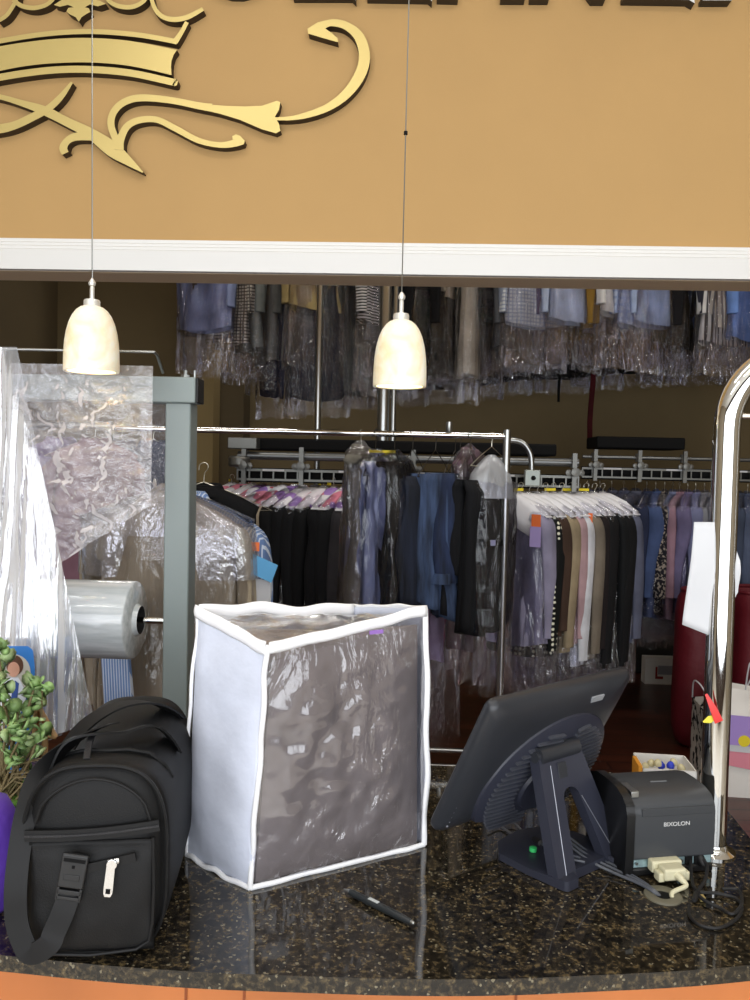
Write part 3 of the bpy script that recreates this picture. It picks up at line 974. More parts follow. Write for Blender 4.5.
# serial plug and its cable
pl0 = pr.matrix_basis if False else None
def pw(x, y, z):
    c, s_ = math.cos(ang), math.sin(ang)
    return V((pr.location.x + x * c - y * s_, pr.location.y + x * s_ + y * c, CT + z))
plug = thing('serial_cable', 'beige serial plug and cable plugged into the receipt printer', 'cable', tuple(pw(-.012, -.03, 0)), world=True)
def pbox(mbx, x0, x1, y0, y1, z0, z1):
    vs = [pw(x, y, z) for x in (x0, x1) for y in (y0, y1) for z in (z0, z1)]
    mbx.add(vs, [(0, 1, 3, 2), (4, 6, 7, 5), (0, 4, 5, 1), (2, 3, 7, 6), (0, 2, 6, 4), (1, 5, 7, 3)], 0, False)
mb = MB(); pbox(mb, -.042, .008, -.014, .003, .011, .029); pbox(mb, -.034, .002, -.036, -.014, .009, .027)
mb.build('plug', M['beige'], plug, bevel=.003)
mb = MB(); pbox(mb, -.041, -.031, -.032, -.016, .006, .020); pbox(mb, -.000, .010, -.032, -.016, .006, .020); mb.build('thumb_screw', M['beige'], plug, bevel=.002)
gr = G(663, 896, CT)
mb = MB(); cp = [pw(-.013, -.034, .018), pw(-.011, -.044, .015), pw(-.009, -.052, .010), G(672, 893, CT + .004), G(675, 903, CT - .004)]
mb.tube([V(p) for p in crom([tuple(x) for x in cp], 5)], [.006] * 4 + [.0055] * 3 + [.0036] * 50, 10) if False else mb.tube([V(p) for p in crom([tuple(x) for x in cp], 5)], [.0062, .0060, .0058, .0056, .0054, .0050, .0044, .004] + [.0034] * 13, 10)
mb.build('cord', M['beige'], plug)
gm = thing('cable_grommet', 'round beige cable grommet set into the granite below the printer', 'grommet', tuple(gr), world=True)
MB().lathe([(.012, .0005), (.012, .002), (.024, .0035), (.027, .002), (.0275, .0002)], gr, n=32, caps=False).build('ring', mat('grommet', (104, 100, 84), .5), gm)
MB().lathe([(.0001, .0008), (.0125, .0008)], gr, n=24, caps=False).build('hole', M['black'], gm)


# black coiled cables right of the plug
def cable(pix, r, name, label, m_, z0=.004, zs=None, grp=None, extra=None):
    pts = [G(x, y, CT + (zs[i] if zs else z0)) for i, (x, y) in enumerate(pix)]
    c = [V(p) for p in crom([tuple(p) for p in pts], 6)]
    o = thing(name, label, 'cable', tuple(c[0]), 0, grp, world=True)
    MB().tube(c, r, 8).build('cord', m_, o)
    return o, c


o, c = cable([(690, 858), (691, 868), (693, 884), (700, 892), (715, 893), (735, 898), (742, 908), (735, 920), (718, 928), (700, 925), (690, 916), (689, 906)], .0024, 'power_cable', 'black power cable coiled on the granite right of the beige plug', M['rubber'],
             zs=[.020, .014, .008, .006, .005, .004, .003, .003, .003, .003, .003, .003])
MB().lathe([(.0036, 0), (.0042, .004), (.0042, .018), (.003, .024)], G(697, 893, CT + .006), (G(691, 909, CT + .006) - G(697, 893, CT + .006)), 12).build('barrel_plug', M['rubber'], o)
o, c = cable([(701, 858), (707, 866), (705, 880), (698, 892), (704, 900), (720, 908), (733, 914), (742, 903), (738, 890), (722, 889)], .0026, 'usb_cable', 'black data cable looped under the printer ports on the right', M['rubber'],
             zs=[.022, .018, .012, .008, .006, .004, .004, .006, .008, .008])
MB().lathe([(.005, -.01), (.0062, -.006), (.0062, .008), (.004, .012)], G(701, 859, CT + .020), (0.2, -.6, -.5), 12).build('moulded_plug', M['rubber'], o)
mb = MB(); q = G(702, 898, CT + .004); mb.obox(q, (.0035, 0, 0), (0, .005, 0), (0, 0, .003)); o = mb.build('cable_clip', M['brass']); tag(o, 'tiny brass coloured clip among the black printer cables', 'clip')
for v in o.data.vertices: v.co -= q
o.location = q
M['grey_cable'] = mat('grey_cable', (84, 87, 94), .3)
for i, (dy, rr, lb) in enumerate(((0, .0022, 'upper grey cable running from the monitor stand to the grommet'), (4, .0024, 'middle grey cable running from the monitor stand to the grommet'), (8, .0022, 'lower grey cable running from the monitor stand to the grommet'))):
    cable([(570, 838 + dy), (590, 853 + dy), (615, 866 + dy * .9), (640, 880 + dy * .5), (654, 890 + dy * .3), (664, 900)], rr, 'monitor_cable', lb, M['grey_cable'], zs=[.02, .012, .006, .005, .004, -.006])

# ------------------------------------------------------------------ monitor
M['mon'] = mat('monitor_graphite', (44, 46, 51), .34, bump=.1, bscale=900, bdist=.0004)
M['mon2'] = mat('monitor_stand_graphite', (46, 48, 60), .42)
M['mon_edge'] = mat('silver_line', (150, 152, 160), .3, .6)
TH_ = math.radians(41); TL_ = math.radians(27)
uu = V((math.cos(TH_), math.sin(TH_), 0)); nh = V((-math.sin(TH_), math.cos(TH_), 0))
vup = V((0, 0, 1)) * math.cos(TL_) - nh * math.sin(TL_)
nr = uu.cross(vup)
mc = at(536, 747, 1.32)
rot = Matrix((uu, -nr, vup)).transposed().to_4x4()      # local x=width, local -y = rear normal, z up
mon = thing('pos_monitor', 'graphite touch monitor seen from behind, leaning on an arched stand', 'monitor', tuple(mc))
shell = bpy.data.objects.new('display_head', None); COL.objects.link(shell); shell.parent = mon
shell.matrix_local = rot
mw, mh = .176, .132


def rrect(hw_, hh_, r, n=6):
    pts = []
    for cx, cy, a0 in ((hw_ - r, hh_ - r, 0), (-hw_ + r, hh_ - r, PI / 2), (-hw_ + r, -hh_ + r, PI), (hw_ - r, -hh_ + r, 3 * PI / 2)):
        for i in range(n + 1):
            a = a0 + i / n * PI / 2
            pts.append((cx + r * math.cos(a), cy + r * math.sin(a)))
    return pts


mb = MB(); rings = []
for hw_, hh_, r_, y in ((mw - .004, mh - .004, .012, .014), (mw, mh, .014, .010), (mw, mh, .014, .0), (mw - .004, mh - .004, .016, -.007), (mw - .022, mh - .018, .026, -.016), (mw - .05, mh - .04, .04, -.022)):
    rings.append([V((x, y, z)) for x, z in rrect(hw_, hh_, r_)])
mb.loft(rings, cap0=True, cap1=True)
mb.build('rear_shell', M['mon'], shell, angle=50)
mb = MB(); mb.box(-mw + .02, mw - .02, .0141, .0146, -mh + .02, mh - .02); mb.build('screen', mat('dark_screen', (8, 9, 11), .08), shell)
# vented dome
mb = MB(); cz = -.048
def ell(rx, rz, y, n=64, cx=.018):
    out = []
    for k in range(n):
        a = 2 * PI * k / n
        x, z = cx + rx * math.cos(a), cz + rz * math.sin(a)
        out.append(V((max(-mw + .03, min(mw - .016, x)), y, max(-mh + .024, z))))
    return out
mb.loft([ell(.152, .136, -.015), ell(.148, .132, -.025), ell(.138, .122, -.029), ell(.08, .07, -.036), ell(.07, .06, -.036)], cap1=True)
mb.build('vented_dome', M['mon2'], shell, angle=35)
mb = MB()
for i in range(20):
    z = -.128 + i * .0098
    for sgn in (-1, 1):
        t_ = (z - cz) / .116
        if abs(t_) >= .93: continue
        xo = .134 * math.sqrt(1 - t_ * t_); t2 = (z - cz) / .062
        xi = .07 * math.sqrt(1 - t2 * t2) if abs(t2) < 1 else .012
        xi += .006; x0, x1 = .018 + sgn * xi, .018 + sgn * min(xo, .142)
        if abs(x1 - x0) < .02: continue
        yo, yi = -.0305, -.0345
        mb.obox(((x0 + x1) / 2, (yo + yi) / 2 - .0008, z), V((x1 - x0, (yo - yi) * 1.0, 0)) / 2, (0, .0030, 0), (0, 0, .0018))
mb.build('vent_slats', mat('slat_grey', (70, 72, 80), .35), shell)
mb = MB(); mb.loft([ell(.068, .058, -.034), ell(.064, .054, -.041), ell(.04, .034, -.045)], cap1=True); mb.build('mount_plate', M['mon2'], shell, angle=35)
mb = MB()
for x, z in ((-.03, -.01), (.05, -.01)): mb.lathe([(.001, 0), (.0025, 0), (.003, .002)], (x, -.046, z), (0, 1, 0), 10)
mb.build('mount_screw', M['mon_edge'], shell)
mb = MB(); mb.box(.058, .090, -.0200, -.0150, mh - .036, mh - .022); mb.build('shell_label', mat('silver_label', (150, 152, 156), .5), shell)
mb = MB(); mb.box(.148, .150, -.0105, -.0092, mh - .035, mh - .030)
mb.build('top_catch', M['pipe'], shell)
mb = MB()
for i in range(5): mb.lathe([(.0001, 0), (.0018, 0), (.0022, .002)], (-mw + .016, -.0125, -mh + .018 + i * .0105), (0, 1, 0), 8)
mb.build('button', M['mon_edge'], shell)

# stand
s0 = G(562, 886, CT); s1 = G(615, 862, CT); sc0 = (s0 + s1) / 2
sang = math.atan2(s1.y - s0.y, s1.x - s0.x); hs_ = (s1 - s0).length / 2
stand = bpy.data.objects.new('stand', None); COL.objects.link(stand); stand.parent = mon
stand.location = V((sc0.x, sc0.y, CT)) - mc; stand.rotation_euler = (0, 0, sang)
# base plate: runs back (+y local) from the legs
mb = MB()
pl_ = [(-hs_ - .012, -.012), (-hs_ - .008, -.018), (-hs_ + .018, -.018), (-hs_ + .022, -.0), (hs_ - .022, .0), (hs_ - .018, -.012), (hs_ + .010, -.012), (hs_ + .014, .02), (hs_ + .012, .09), (hs_ * .8, .135), (.0, .150), (-hs_ * .9, .140), (-hs_ - .022, .11), (-hs_ - .020, .05)]
def zb(y): return .016 if y < .05 else .012
mb.prism([V((x, y, zb(y))) for x, y in pl_], [V((x, y, 0.001)) for x, y in pl_])
mb.build('base', M['mon2'], stand, bevel=.004, seg=3)
hz = at(562, 760, sc0.y + .03); hl = hz - V((sc0.x, sc0.y, CT))
ty = .062; tz = .174; tx = -.008
outer = [(-hs_ - .012, 0), (-.046, 1), (.046, 1), (hs_ + .014, 0)]
iw = .030
mb = MB()
def armp(x, t, dy=0): return V((x + tx * t, -.004 + ty * t + dy, .010 + (tz - .010) * t))
n_ = 14
out_ = [(-hs_ - .013, 0.0), (-hs_ - .010, .12), (-.053, .93), (-.050, 1.0), (.050, 1.0), (.053, .93), (hs_ + .012, .12), (hs_ + .016, 0.0)]
leg = .040
hole = [(hs_ + .014 - leg, 0.0), (.019, .60)] + [(.019 * math.cos(a), .60 + .10 * math.sin(a)) for a in [PI * i / 8 for i in range(1, 8)]] + [(-.019, .60), (-hs_ - .011 + leg, 0.0)]
poly = out_ + hole
fr = [armp(x, t) for x, t in poly]; bk = [armp(x, t, .020) for x, t in poly]
mb.prism(fr[::-1], bk[::-1])
mb.build('arched_arm', M['mon2'], stand, bevel=.003, seg=3)
mb = MB()
e1 = [(-hs_ - .013 + .022, .02), (-.030, .93)]; 
for (xa, ta), (xb, tb) in (((-hs_ + .006, .03), (-.030, .92)), ((hs_ - .002 - .0, .03), (.0215, .60))):
    mb.tube([armp(xa, ta, -.001), armp(xb, tb, -.001)], .0008, 6)
mb.build('silver_line', M['mon_edge'], stand)
mb = MB(); mb.tube([armp(-.046, 1.0, .008), armp(.046, 1.0, .008)], .014, 20); mb.tube([armp(-.052, 1.0, .008), armp(.052, 1.0, .008)], .009, 16)
mb.build('hinge', M['mon'], stand)
q0 = armp(0, 1.0, .008); mb = MB()
mb.add([armp(-.034, .99, -.006), armp(.034, .99, -.006), armp(.034, 1.14, .012), armp(-.034, 1.14, .012), armp(-.034, .99, .03), armp(.034, .99, .03), armp(.034, 1.14, .05), armp(-.034, 1.14, .05)], [(0, 1, 2, 3), (5, 4, 7, 6), (3, 2, 6, 7), (0, 4, 5, 1), (1, 5, 6, 2), (4, 0, 3, 7)], 0, False)
mb.build('hinge_bracket', M['mon'], stand, bevel=.003)
mb = MB(); q = armp(-.006, .83, -.0006); mb.obox(q, (.010, 0, 0), (0, ty * .06, tz * .09), (0, .0004, 0)); mb.build('embossed_mark', M['mon'], stand, bevel=.0003)
mb = MB(); q = G(533, 851, CT + .013); o = mb.lathe([(.0001, 0), (.006, 0), (.006, .006), (.0001, .007)], q, n=10).build('green_bumper', mat('green_dot', (60, 200, 110), .5))
tag(o, 'small green bumper on the base of the monitor stand', 'bumper')
# two leads drooping out of the display
for i, (pts, lb) in enumerate((([(489, 806, 1.40), (505, 832, 1.36), (530, 849, 1.30), (555, 856, 1.24), (585, 862, 1.22)], 'thin grey lead drooping lowest from the monitor back'),
                              ([(504, 800, 1.42), (515, 823, 1.38), (532, 838, 1.32), (552, 849, 1.26), (580, 858, 1.23)], 'thin grey lead with a ferrite block behind the monitor leg'))):
    c = [V(p) for p in crom([tuple(at(*p)) for p in pts], 6)]
    c = [V((p.x, p.y, max(p.z, CT + .004))) for p in c]
    o = thing('monitor_lead', lb, 'cable', tuple(c[0]), world=True)
    MB().tube(c, .0019, 8).build('cord', M['grey_cable'], o)
    if i: MB().lathe([(.004, -.014), (.0065, -.012), (.0065, .012), (.004, .014)], c[14], c[16] - c[14], 14).build('ferrite_block', M['rubber'], o)

# ------------------------------------------------------------------ open box and slip behind the printer
bx_ = at(667, 776, 1.60); bx_.z = CT
M['card_white'] = mat('white_card', (225, 222, 216), .6)
o = thing('parts_box', 'small open white box of odds and ends behind the printer', 'box', tuple(bx_ + V((0, .02, 0))), math.radians(-4))
mb = MB(); w2, d2_, h2, t2 = .052, .045, .038, .0025
mb.box(-w2, w2, -d2_, -d2_ + t2, 0, h2); mb.box(-w2, w2, d2_ - t2, d2_, 0, h2); mb.box(-w2, -w2 + t2, -d2_, d2_, 0, h2); mb.box(w2 - t2, w2, -d2_, d2_, 0, h2); mb.box(-w2, w2, -d2_, d2_, 0, t2)
mb.build('box_body', M['card_white'], o)
mb = MB(); mb.box(-w2 - .008, -w2 - .0005, -d2_, d2_ * .3, 0, h2 + .004); mb.build('orange_flap', mat('orange_card', (222, 150, 40), .6), o)
for i in range(7):
    mb = MB(); x = -.04 + i * .0125
    m_ = mat('oddment', (200, 190, 150), .5) if i not in (3, 4) else mat('blue_oddment', (40, 60, 190), .4)
    mb.lathe([(.001, 0), (.007, .002), (.008, .008), (.005, .014), (.001, .016)], (bx_.x + x, bx_.y + .012 + .012 * (i % 2), CT + .022 + .004 * (i % 3)), (random.uniform(-.5, .5), random.uniform(-.5, .5), 1), 10)
    q = mb.build('oddment', m_)
    tag(q, ['cream oddment in the white box, at its left end', 'second cream oddment from the left in the white box', 'cream oddment just left of the blue ones', 'blue oddment in the white box, left one', 'blue oddment in the white box, right one', 'cream oddment just right of the blue ones', 'cream oddment in the white box, at its right end'][i], 'oddment', 'odds and ends in the white box')
mb = MB(); a = at(590, 782, 1.55); b = at(606, 782, 1.55); 
q = G(598, 812, CT); mb.box(-.014, .014, -.001, .001, 0, .050); o = mb.build('yellow_card', mat('pale_yellow_card', (238, 228, 130), .6), bevel=.0003); o.location = (q.x - .002, q.y, CT); o.rotation_euler = (-.25, 0, .2)
tag(o, 'pale yellow card standing between the monitor and the printer', 'card')

# ------------------------------------------------------------------ chrome arch on the counter
pb = G(712, 851, CT); rp = 25.5 / 2 * pb.y / FPX
zt_ = at(727, 428, pb.y).z
arch = thing('chrome_garment_stand', 'thick polished chrome arch standing on the counter at the right', 'garment stand', tuple(pb), world=True)
R_ = .125; xt = at(727, 428, pb.y).x
pts = [V((pb.x, pb.y, CT + .002)), V((pb.x + (xt - pb.x) * .5, pb.y, CT + (zt_ - CT) * .5)), V((xt, pb.y, zt_))]
full = [pts[0].lerp(pts[2], i / 20) for i in range(21)]
for i in range(1, 15):
    a = PI - i / 14 * PI / 2
    full.append(V((xt + R_ + R_ * math.cos(a), pb.y, zt_ + R_ * math.sin(a))))
full += [V((xt + R_ + i * .05, pb.y, zt_ + R_)) for i in range(1, 6)]
for i in range(1, 15):
    a = PI / 2 - i / 14 * PI / 2
    full.append(V((xt + R_ + .25 + R_ * math.cos(a), pb.y, zt_ + R_ * math.sin(a))))
full.append(V((xt + 2 * R_ + .25, pb.y, .0 + CT + .002)))
MB().tube(full, rp, 36).build('tube', M['chrome'], arch, angle=60)
zb_ = at(745, 416, pb.y).z
MB().tube([V((xt + .01, pb.y, zb_)), V((xt + 2 * R_ + .25, pb.y, zb_))], .0045, 12).build('cross_bar', M['chrome'], arch)
MB().lathe([(rp + .001, 0), (.036, 0), (.036, .003), (.028, .007), (rp + .003, .010), (rp + .001, .016)], V((pb.x, pb.y, CT)), n=36, caps=False).build('floor_flange', M['chrome'], arch)
# receipt slips taped on the tube
def slip(pix, Y, label, crv=.004, m_=None):
    mb = MB(); c = [at(x, y, Y) for x, y in pix]     # TL TR BR BL
    mb.grid(lambda u, v: (c[0] * (1 - u) + c[1] * u) * (1 - v) + (c[3] * (1 - u) + c[2] * u) * v + V((0, -crv * math.sin(PI * v * 1.5) - crv * u * u, 0)), 8, 16)
    o = mb.build('paper_slip', m_ or M['white_paper'], solid=.0004, angle=0)
    p = c[0]
    for v in o.data.vertices: v.co -= p
    o.location = p
    tag(o, label, 'paper', None)
slip([(694, 522), (714, 522), (713, 637), (683, 625)], pb.y - .006, 'long white paper slip hanging on the left of the chrome tube')
slip([(735, 545), (739, 560), (738, 592), (733, 606)], pb.y - .004, 'narrow white paper edge showing right of the chrome tube')
mb = MB(); a = at(706, 694, pb.y - rp - .003); b = at(719, 722, pb.y - rp - .006)
o = thing('twist_tie', 'red and yellow plastic tie round the chrome tube', 'tie', tuple(a), world=True)
MB().strap([a, a.lerp(b, .5) + V((0, -.003, 0)), b], (1, 0, .4), [.004, .011, .014], .0006).build('red_end', mat('red_tie', (222, 52, 48), .4), o)
a2 = at(703, 722, pb.y - rp - .004); b2_ = at(716, 717, pb.y - rp - .004)
MB().strap([a2, a2.lerp(b2_, .5), b2_], (0, 0, 1), [.002, .012, .006], .0006).build('yellow_end', mat('yellow_tie', (226, 214, 60), .4), o)
# ------------------------------------------------------------------ grey bagging rack with film roll
YR = 1.78
cap = at(199, 385, YR); bz0 = at(180, 403, YR).z; bz1 = at(180, 377, YR).z
rack = thing('bagging_rack', 'grey square steel bagging stand rising behind the counter', 'rack', (at(178, 700, YR).x, YR, 0), world=True)
px0 = at(163.5, 560, YR).x; px1 = at(188.5, 560, YR).x
MB().box(px0, px1, YR, YR + .062, 0, bz0).build('post', M['grey_paint'], rack, bevel=.003)
xe = at(196, 385, YR).x; bl = at(-160, 385, YR).x
mb = MB(); mb.box(bl, xe, YR - .006, YR + .05, bz0, bz1).build('crossbeam', M['grey_paint'], rack, bevel=.003)
mb = MB(); mb.box(xe + .0005, xe + .006, YR - .004, YR + .05, bz0 + .001, bz1 - .001).build('end_cap', M['rubber'], rack, bevel=.002)
q = V((at(184, 374, YR).x, YR + .01, bz1)); MB().lathe([(.010, 0), (.010, .006), (.0045, .006), (.0045, .016), (.001, .017)], q, n=6).build('bolt', M['pipe'], rack)
q = V((at(191, 374, YR).x, YR + .03, bz1)); MB().lathe([(.003, 0), (.003, .018), (.001, .019)], q, n=8).build('bolt', M['pipe'], rack)
MB().box(px0 - .0, px1 + .0, YR + .002, YR + .2, 0, .03).build('foot', M['grey_paint'], rack, bevel=.003)
MB().box(bl, bl + .05, YR, YR + .062, 0, bz0).build('post', M['grey_paint'], rack, bevel=.003)
# wire arm over the film
wz = at(80, 351, YR - .03)
mb = MB(); w = [at(-120, 346, YR - .06), at(0, 349, YR - .06), at(154, 352, YR - .06), at(157, 355, YR - .05), at(160, 364, YR - .02), at(163, 373, YR)]
mb.tube(w, .0032, 10).build('wire_arm', M['pipe'], rack)
# pegs for hangers behind the post
hk = at(170, 480, YR); 
MB().tube([V((hk.x, YR + .05, hk.z)), V((at(171, 480, 2.56).x, 2.56, hk.z))], .006, 10).build('hanger_peg', M['pipe'], rack)
# rod
YRo = YR + .028
rc = at(137, 620, YRo)
ry = rc
rR = 39.5 * YRo / FPX
rl = at(-170, 617, YRo)
MB().tube([V((rl.x, ry.y, ry.z)), V((px0 + .012, ry.y, ry.z))], .0075, 14).build('roll_rod', M['chrome'], rack)


def film_roll_mat():
    m, t, out = nt('rolled_clear_film')
    p = N(t, 'ShaderNodeBsdfPrincipled', i_Roughness=.16)
    p.inputs['Base Color'].default_value = lin((214, 220, 222))
    p.inputs['Transmission Weight'].default_value = 0.0
    p.inputs['Coat Weight'].default_value = .6; p.inputs['Coat Roughness'].default_value = .06
    n = N(t, 'ShaderNodeTexNoise', i_Scale=1.0, i_Detail=4.0)
    t.links.new(coords(t, 'Object', (6, 60, 60)), n.inputs['Vector'])
    r = ramp(t, [(.3, (190, 198, 200)), (.7, (228, 232, 234))])
    t.links.new(n.outputs[0], r.inputs[0]); t.links.new(r.outputs[0], p.inputs['Base Color'])
    n2 = N(t, 'ShaderNodeTexNoise', i_Scale=1.0, i_Detail=3.0)
    t.links.new(coords(t, 'Object', (10, 25, 25)), n2.inputs['Vector'])
    b = N(t, 'ShaderNodeBump', i_Strength=.5, i_Distance=.006)
    t.links.new(n2.outputs[0], b.inputs['Height']); t.links.new(b.outputs[0], p.inputs['Normal'])
    t.links.new(p.outputs[0], out.inputs[0])
    return m


M['roll'] = film_roll_mat()
roll = thing('film_roll', 'fat roll of clear garment film on the rod left of the post', 'plastic film roll', (ry.x - .2, ry.y, ry.z), world=True)
xr = at(136, 620, YRo).x
MB().lathe([(rR * .36, .012), (rR * .42, .002), (rR * .96, 0), (rR, -.004), (rR, -.3), (rR * .995, -.55), (rR, -.62)], V((xr, ry.y, ry.z)), (1, 0, 0), 64, caps=False).build('wound_film', M['roll'], roll, angle=50)
MB().lathe([(rR * .36, .011), (rR * .355, -.6)], V((xr, ry.y, ry.z)), (1, 0, 0), 40, caps=False).build('cardboard_core', mat('dark_core', (40, 38, 38), .7), roll)
MB().lathe([(.0078, -.008), (rR * .34, -.008), (rR * .34, -.03), (.0078, -.03)], V((xr, ry.y, ry.z)), (1, 0, 0), 30, caps=False).build('core_plug', M['black'], roll)

# ------------------------------------------------------------------ film sheets
M['film_sheet'] = plastic('clear_film_sheet', haze=.20, rough=.24, sc=(20, 20, 36), bstr=1.0, bd=.007, milk=.6, fac2=2.0, diff=(232, 226, 226))
M['film_fold'] = plastic('folded_clear_film', haze=.22, rough=.13, sc=(12, 12, 1.2), bstr=1.0, bd=.007, milk=.45, fac2=3.0, diff=(238, 240, 244))


def sheet(name, c, label, m_, amp, fx, fz, sd, nu=70, nv=90, grp=None):
    """c: TL TR BR BL world points"""
    mb = MB()
    def fn(u, v):
        p = (c[0] * (1 - u) + c[1] * u) * (1 - v) + (c[3] * (1 - u) + c[2] * u) * v
        k = min(1, v * 6 + .15) * (1 - .85 * u ** 8)
        dy = amp * k * (nz(p.x * fx, p.z * fz, sd) + .4 * nz(p.x * fx * 2.7, p.z * fz * 2.7, sd + 5) + .2 * nz(p.x * fx * 6, p.z * fz * 6, sd + 9))
        return p + V((dy * .3, dy, 0))
    mb.grid(fn, nu, nv)
    p = c[0].lerp(c[1], .5)
    for i in range(len(mb.v)): mb.v[i] = mb.v[i] - p
    o = mb.build(name, m_, angle=0); o.location = p
    tag(o, label, 'plastic film', grp)
    return o


Ys = YR - .10
sheet('film_sheet', [at(10, 363, Ys), at(153, 366, Ys), at(151, 505, Ys), at(20, 588, Ys)], 'crinkled clear film sheet hanging flat behind the film roll', M['film_sheet'], .012, 22, 30, 1)
M['film_sheet2'] = plastic('clear_film_sheet_back', haze=.10, rough=.12, sc=(26, 26, 30), bstr=1.0, bd=.014, milk=.3, fac2=1.2, diff=(232, 226, 226))
sheet('film_sheet', [at(140, 403, YR + .10), at(166, 402, YR + .10), at(166, 560, YR + .10), at(140, 560, YR + .10)], 'narrow strip of clear film behind the post, under the crossbeam', M['film_sheet2'], .008, 22, 30, 7, 20, 60)
Yf = 1.53
sheet('film_web', [at(-70, 346, Yf + .05), at(17, 347, Yf + .05), at(94, 722, Yf - .02), at(-20, 760, Yf - .02)], 'bright folded web of clear film slanting in front of the roll', M['film_fold'], .026, 13, .7, 3, 90, 80)
sheet('film_web', [at(-70, 348, Yf + .08), at(4, 350, Yf + .08), at(62, 735, Yf + .03), at(-20, 770, Yf + .03)], 'inner fold of the slanting clear film, its edge further left', M['film_fold'], .026, 14, .6, 21, 80, 80)
# ------------------------------------------------------------------ plant
M['leaf'] = mat('jade_leaf', (128, 158, 98), .4, var=.25, vscale=30)
M['leaf2'] = mat('pale_leaf', (164, 186, 132), .45, var=.2, vscale=30)
M['stem'] = mat('plant_stem', (128, 112, 78), .7)
M['pot'] = mat('green_pot', (104, 148, 66), .4)
pp_ = G(-6, 880, CT); YP = 1.34
pp_ = V((at(2, 800, YP).x, YP, CT))
pot_top = at(20, 790, YP).z
plant = thing('jade_plant', 'jade plant with rounded leaves in a green pot at the left', 'potted plant', tuple(pp_), world=True)
hp = at(10, 792, YP).z - CT
MB().lathe([(.001, 0), (.042, 0), (.055, hp * .9), (.060, hp * .9), (.060, hp), (.052, hp), (.050, hp * .9), (.001, hp * .86)], pp_, n=32, caps=False).build('pot', M['pot'], plant, angle=40)
rnd = random.Random(5)


def leaf(mbx, p, d, size, mi=0):
    d = d.normalized(); x, y = frame_of(d)
    a = rnd.uniform(0, 2 * PI); s_ = x * math.cos(a) + y * math.sin(a); n_ = d.cross(s_)
    vs = []; K = 8
    ring = [(0, 0), (.25, .30), (.55, .46), (.85, .36), (1.0, 0), (.85, -.36), (.55, -.46), (.25, -.30)]
    for t_, w_ in ring: vs.append(p + d * size * t_ + s_ * size * w_ + n_ * size * .10 * math.sin(t_ * PI))
    c = len(vs); vs.append(p + d * size * .55 + n_ * size * .22); vs.append(p + d * size * .55 - n_ * size * .02)
    fs = [(i, (i + 1) % K, c) for i in range(K)] + [((i + 1) % K, i, c + 1) for i in range(K)]
    mbx.add(vs, fs, mi)


stems = MB(); fol = MB()
targets = [(-2, 652), (-4, 670), (-2, 684), (36, 682), (42, 690), (3, 700), (-4, 690), (18, 712), (8, 725), (22, 735), (36, 745), (2, 740), (16, 752), (30, 760), (4, 765), (26, 720), (40, 728), (-10, 670), (-16, 700), (-14, 740), (12, 742), (34, 698), (8, 712)]
rootp = pp_ + V((0, 0, hp))
for i, (x, y) in enumerate(targets):
    tp = at(x, y, YP + rnd.uniform(-.05, .06))
    mid = rootp.lerp(tp, .5) + V((rnd.uniform(-.02, .02), rnd.uniform(-.02, .02), -.01))
    stems.tube([V(p) for p in crom([tuple(rootp + V((rnd.uniform(-.03, .03), rnd.uniform(-.03, .03), -.01))), tuple(mid), tuple(tp)], 5)], [.0028] * 5 + [.002] * 6, 6)
    for k in range(9):
        dd = V((rnd.gauss(0, 1), rnd.gauss(0, 1), rnd.gauss(.3, .8)))
        leaf(fol, tp + V((rnd.uniform(-.008, .008), rnd.uniform(-.008, .008), rnd.uniform(-.016, .012))), dd, rnd.uniform(.018, .030), 0 if rnd.random() < .7 else 1)
for k in range(14):      # grassy blades low down
    a_ = rnd.uniform(-.5, .5)
    b0 = rootp + V((rnd.uniform(-.04, .04), rnd.uniform(-.04, .02), 0)); e = at(rnd.uniform(20, 58), rnd.uniform(752, 790), YP - .03)
    stems.tube([b0, b0.lerp(e, .5) + V((0, 0, .02)), e], [.002, .0018, .0006], 5)
stems.build('stem', M['stem'], plant); fo = fol.build('foliage', [M['leaf'], M['leaf2']], plant, angle=0)
# flyer with a portrait
YF = 1.46
def fp_(x, y, t=0): 
    p = at(x, y, YF); return V((p.x, YF - t, p.z))
fly = thing('portrait_flyer', 'blue and white flyer with a portrait behind the jade plant', 'flyer', tuple(fp_(12, 720)), world=True)
def card(poly, t, name, m_, par=None, th=.0008):
    a = sum(poly[i][0] * poly[(i + 1) % len(poly)][1] - poly[(i + 1) % len(poly)][0] * poly[i][1] for i in range(len(poly)))
    if a > 0: poly = poly[::-1]
    return MB().prism([fp_(x, y, t) for x, y in poly], [fp_(x, y, t - th) for x, y in poly]).build(name, m_, par or fly)
card([(-30, 645), (8, 645), (8, 801), (-30, 801)], .001, 'white_sheet', M['white_paper'])
blue = card([(8, 646), (28, 646), (33, 650), (35, 668), (34, 720), (26, 742), (24, 801), (8, 801)], .001, 'blue_sheet', mat('print_blue', (46, 118, 196), .5))
card([(x, y) for x, y in [(-4, 742), (-5, 690)]] + [(14 + 17 * math.cos(a), 672 - 18 * math.sin(a)) for a in [PI - PI * i / 12 for i in range(13)]] + [(28, 690), (20, 715), (14, 742)], .002, 'portrait_panel', mat('print_beige', (196, 190, 182), .6))
card([(15.5 + 8.5 * math.cos(a), 665 + 10 * math.sin(a)) for a in [2 * PI * i / 20 for i in range(20)]], .003, 'printed_hair', mat('print_brown', (92, 60, 44), .6))
card([(14.5 + 6 * math.cos(a), 669 + 7.5 * math.sin(a)) for a in [2 * PI * i / 20 for i in range(20)]], .004, 'printed_face', mat('print_skin', (218, 164, 142), .6))
card([(10, 677), (19, 677), (23, 684), (28, 695), (18, 722), (2, 722), (2, 690), (6, 682)], .0035, 'printed_shirt', mat('print_shirt', (224, 228, 240), .6))
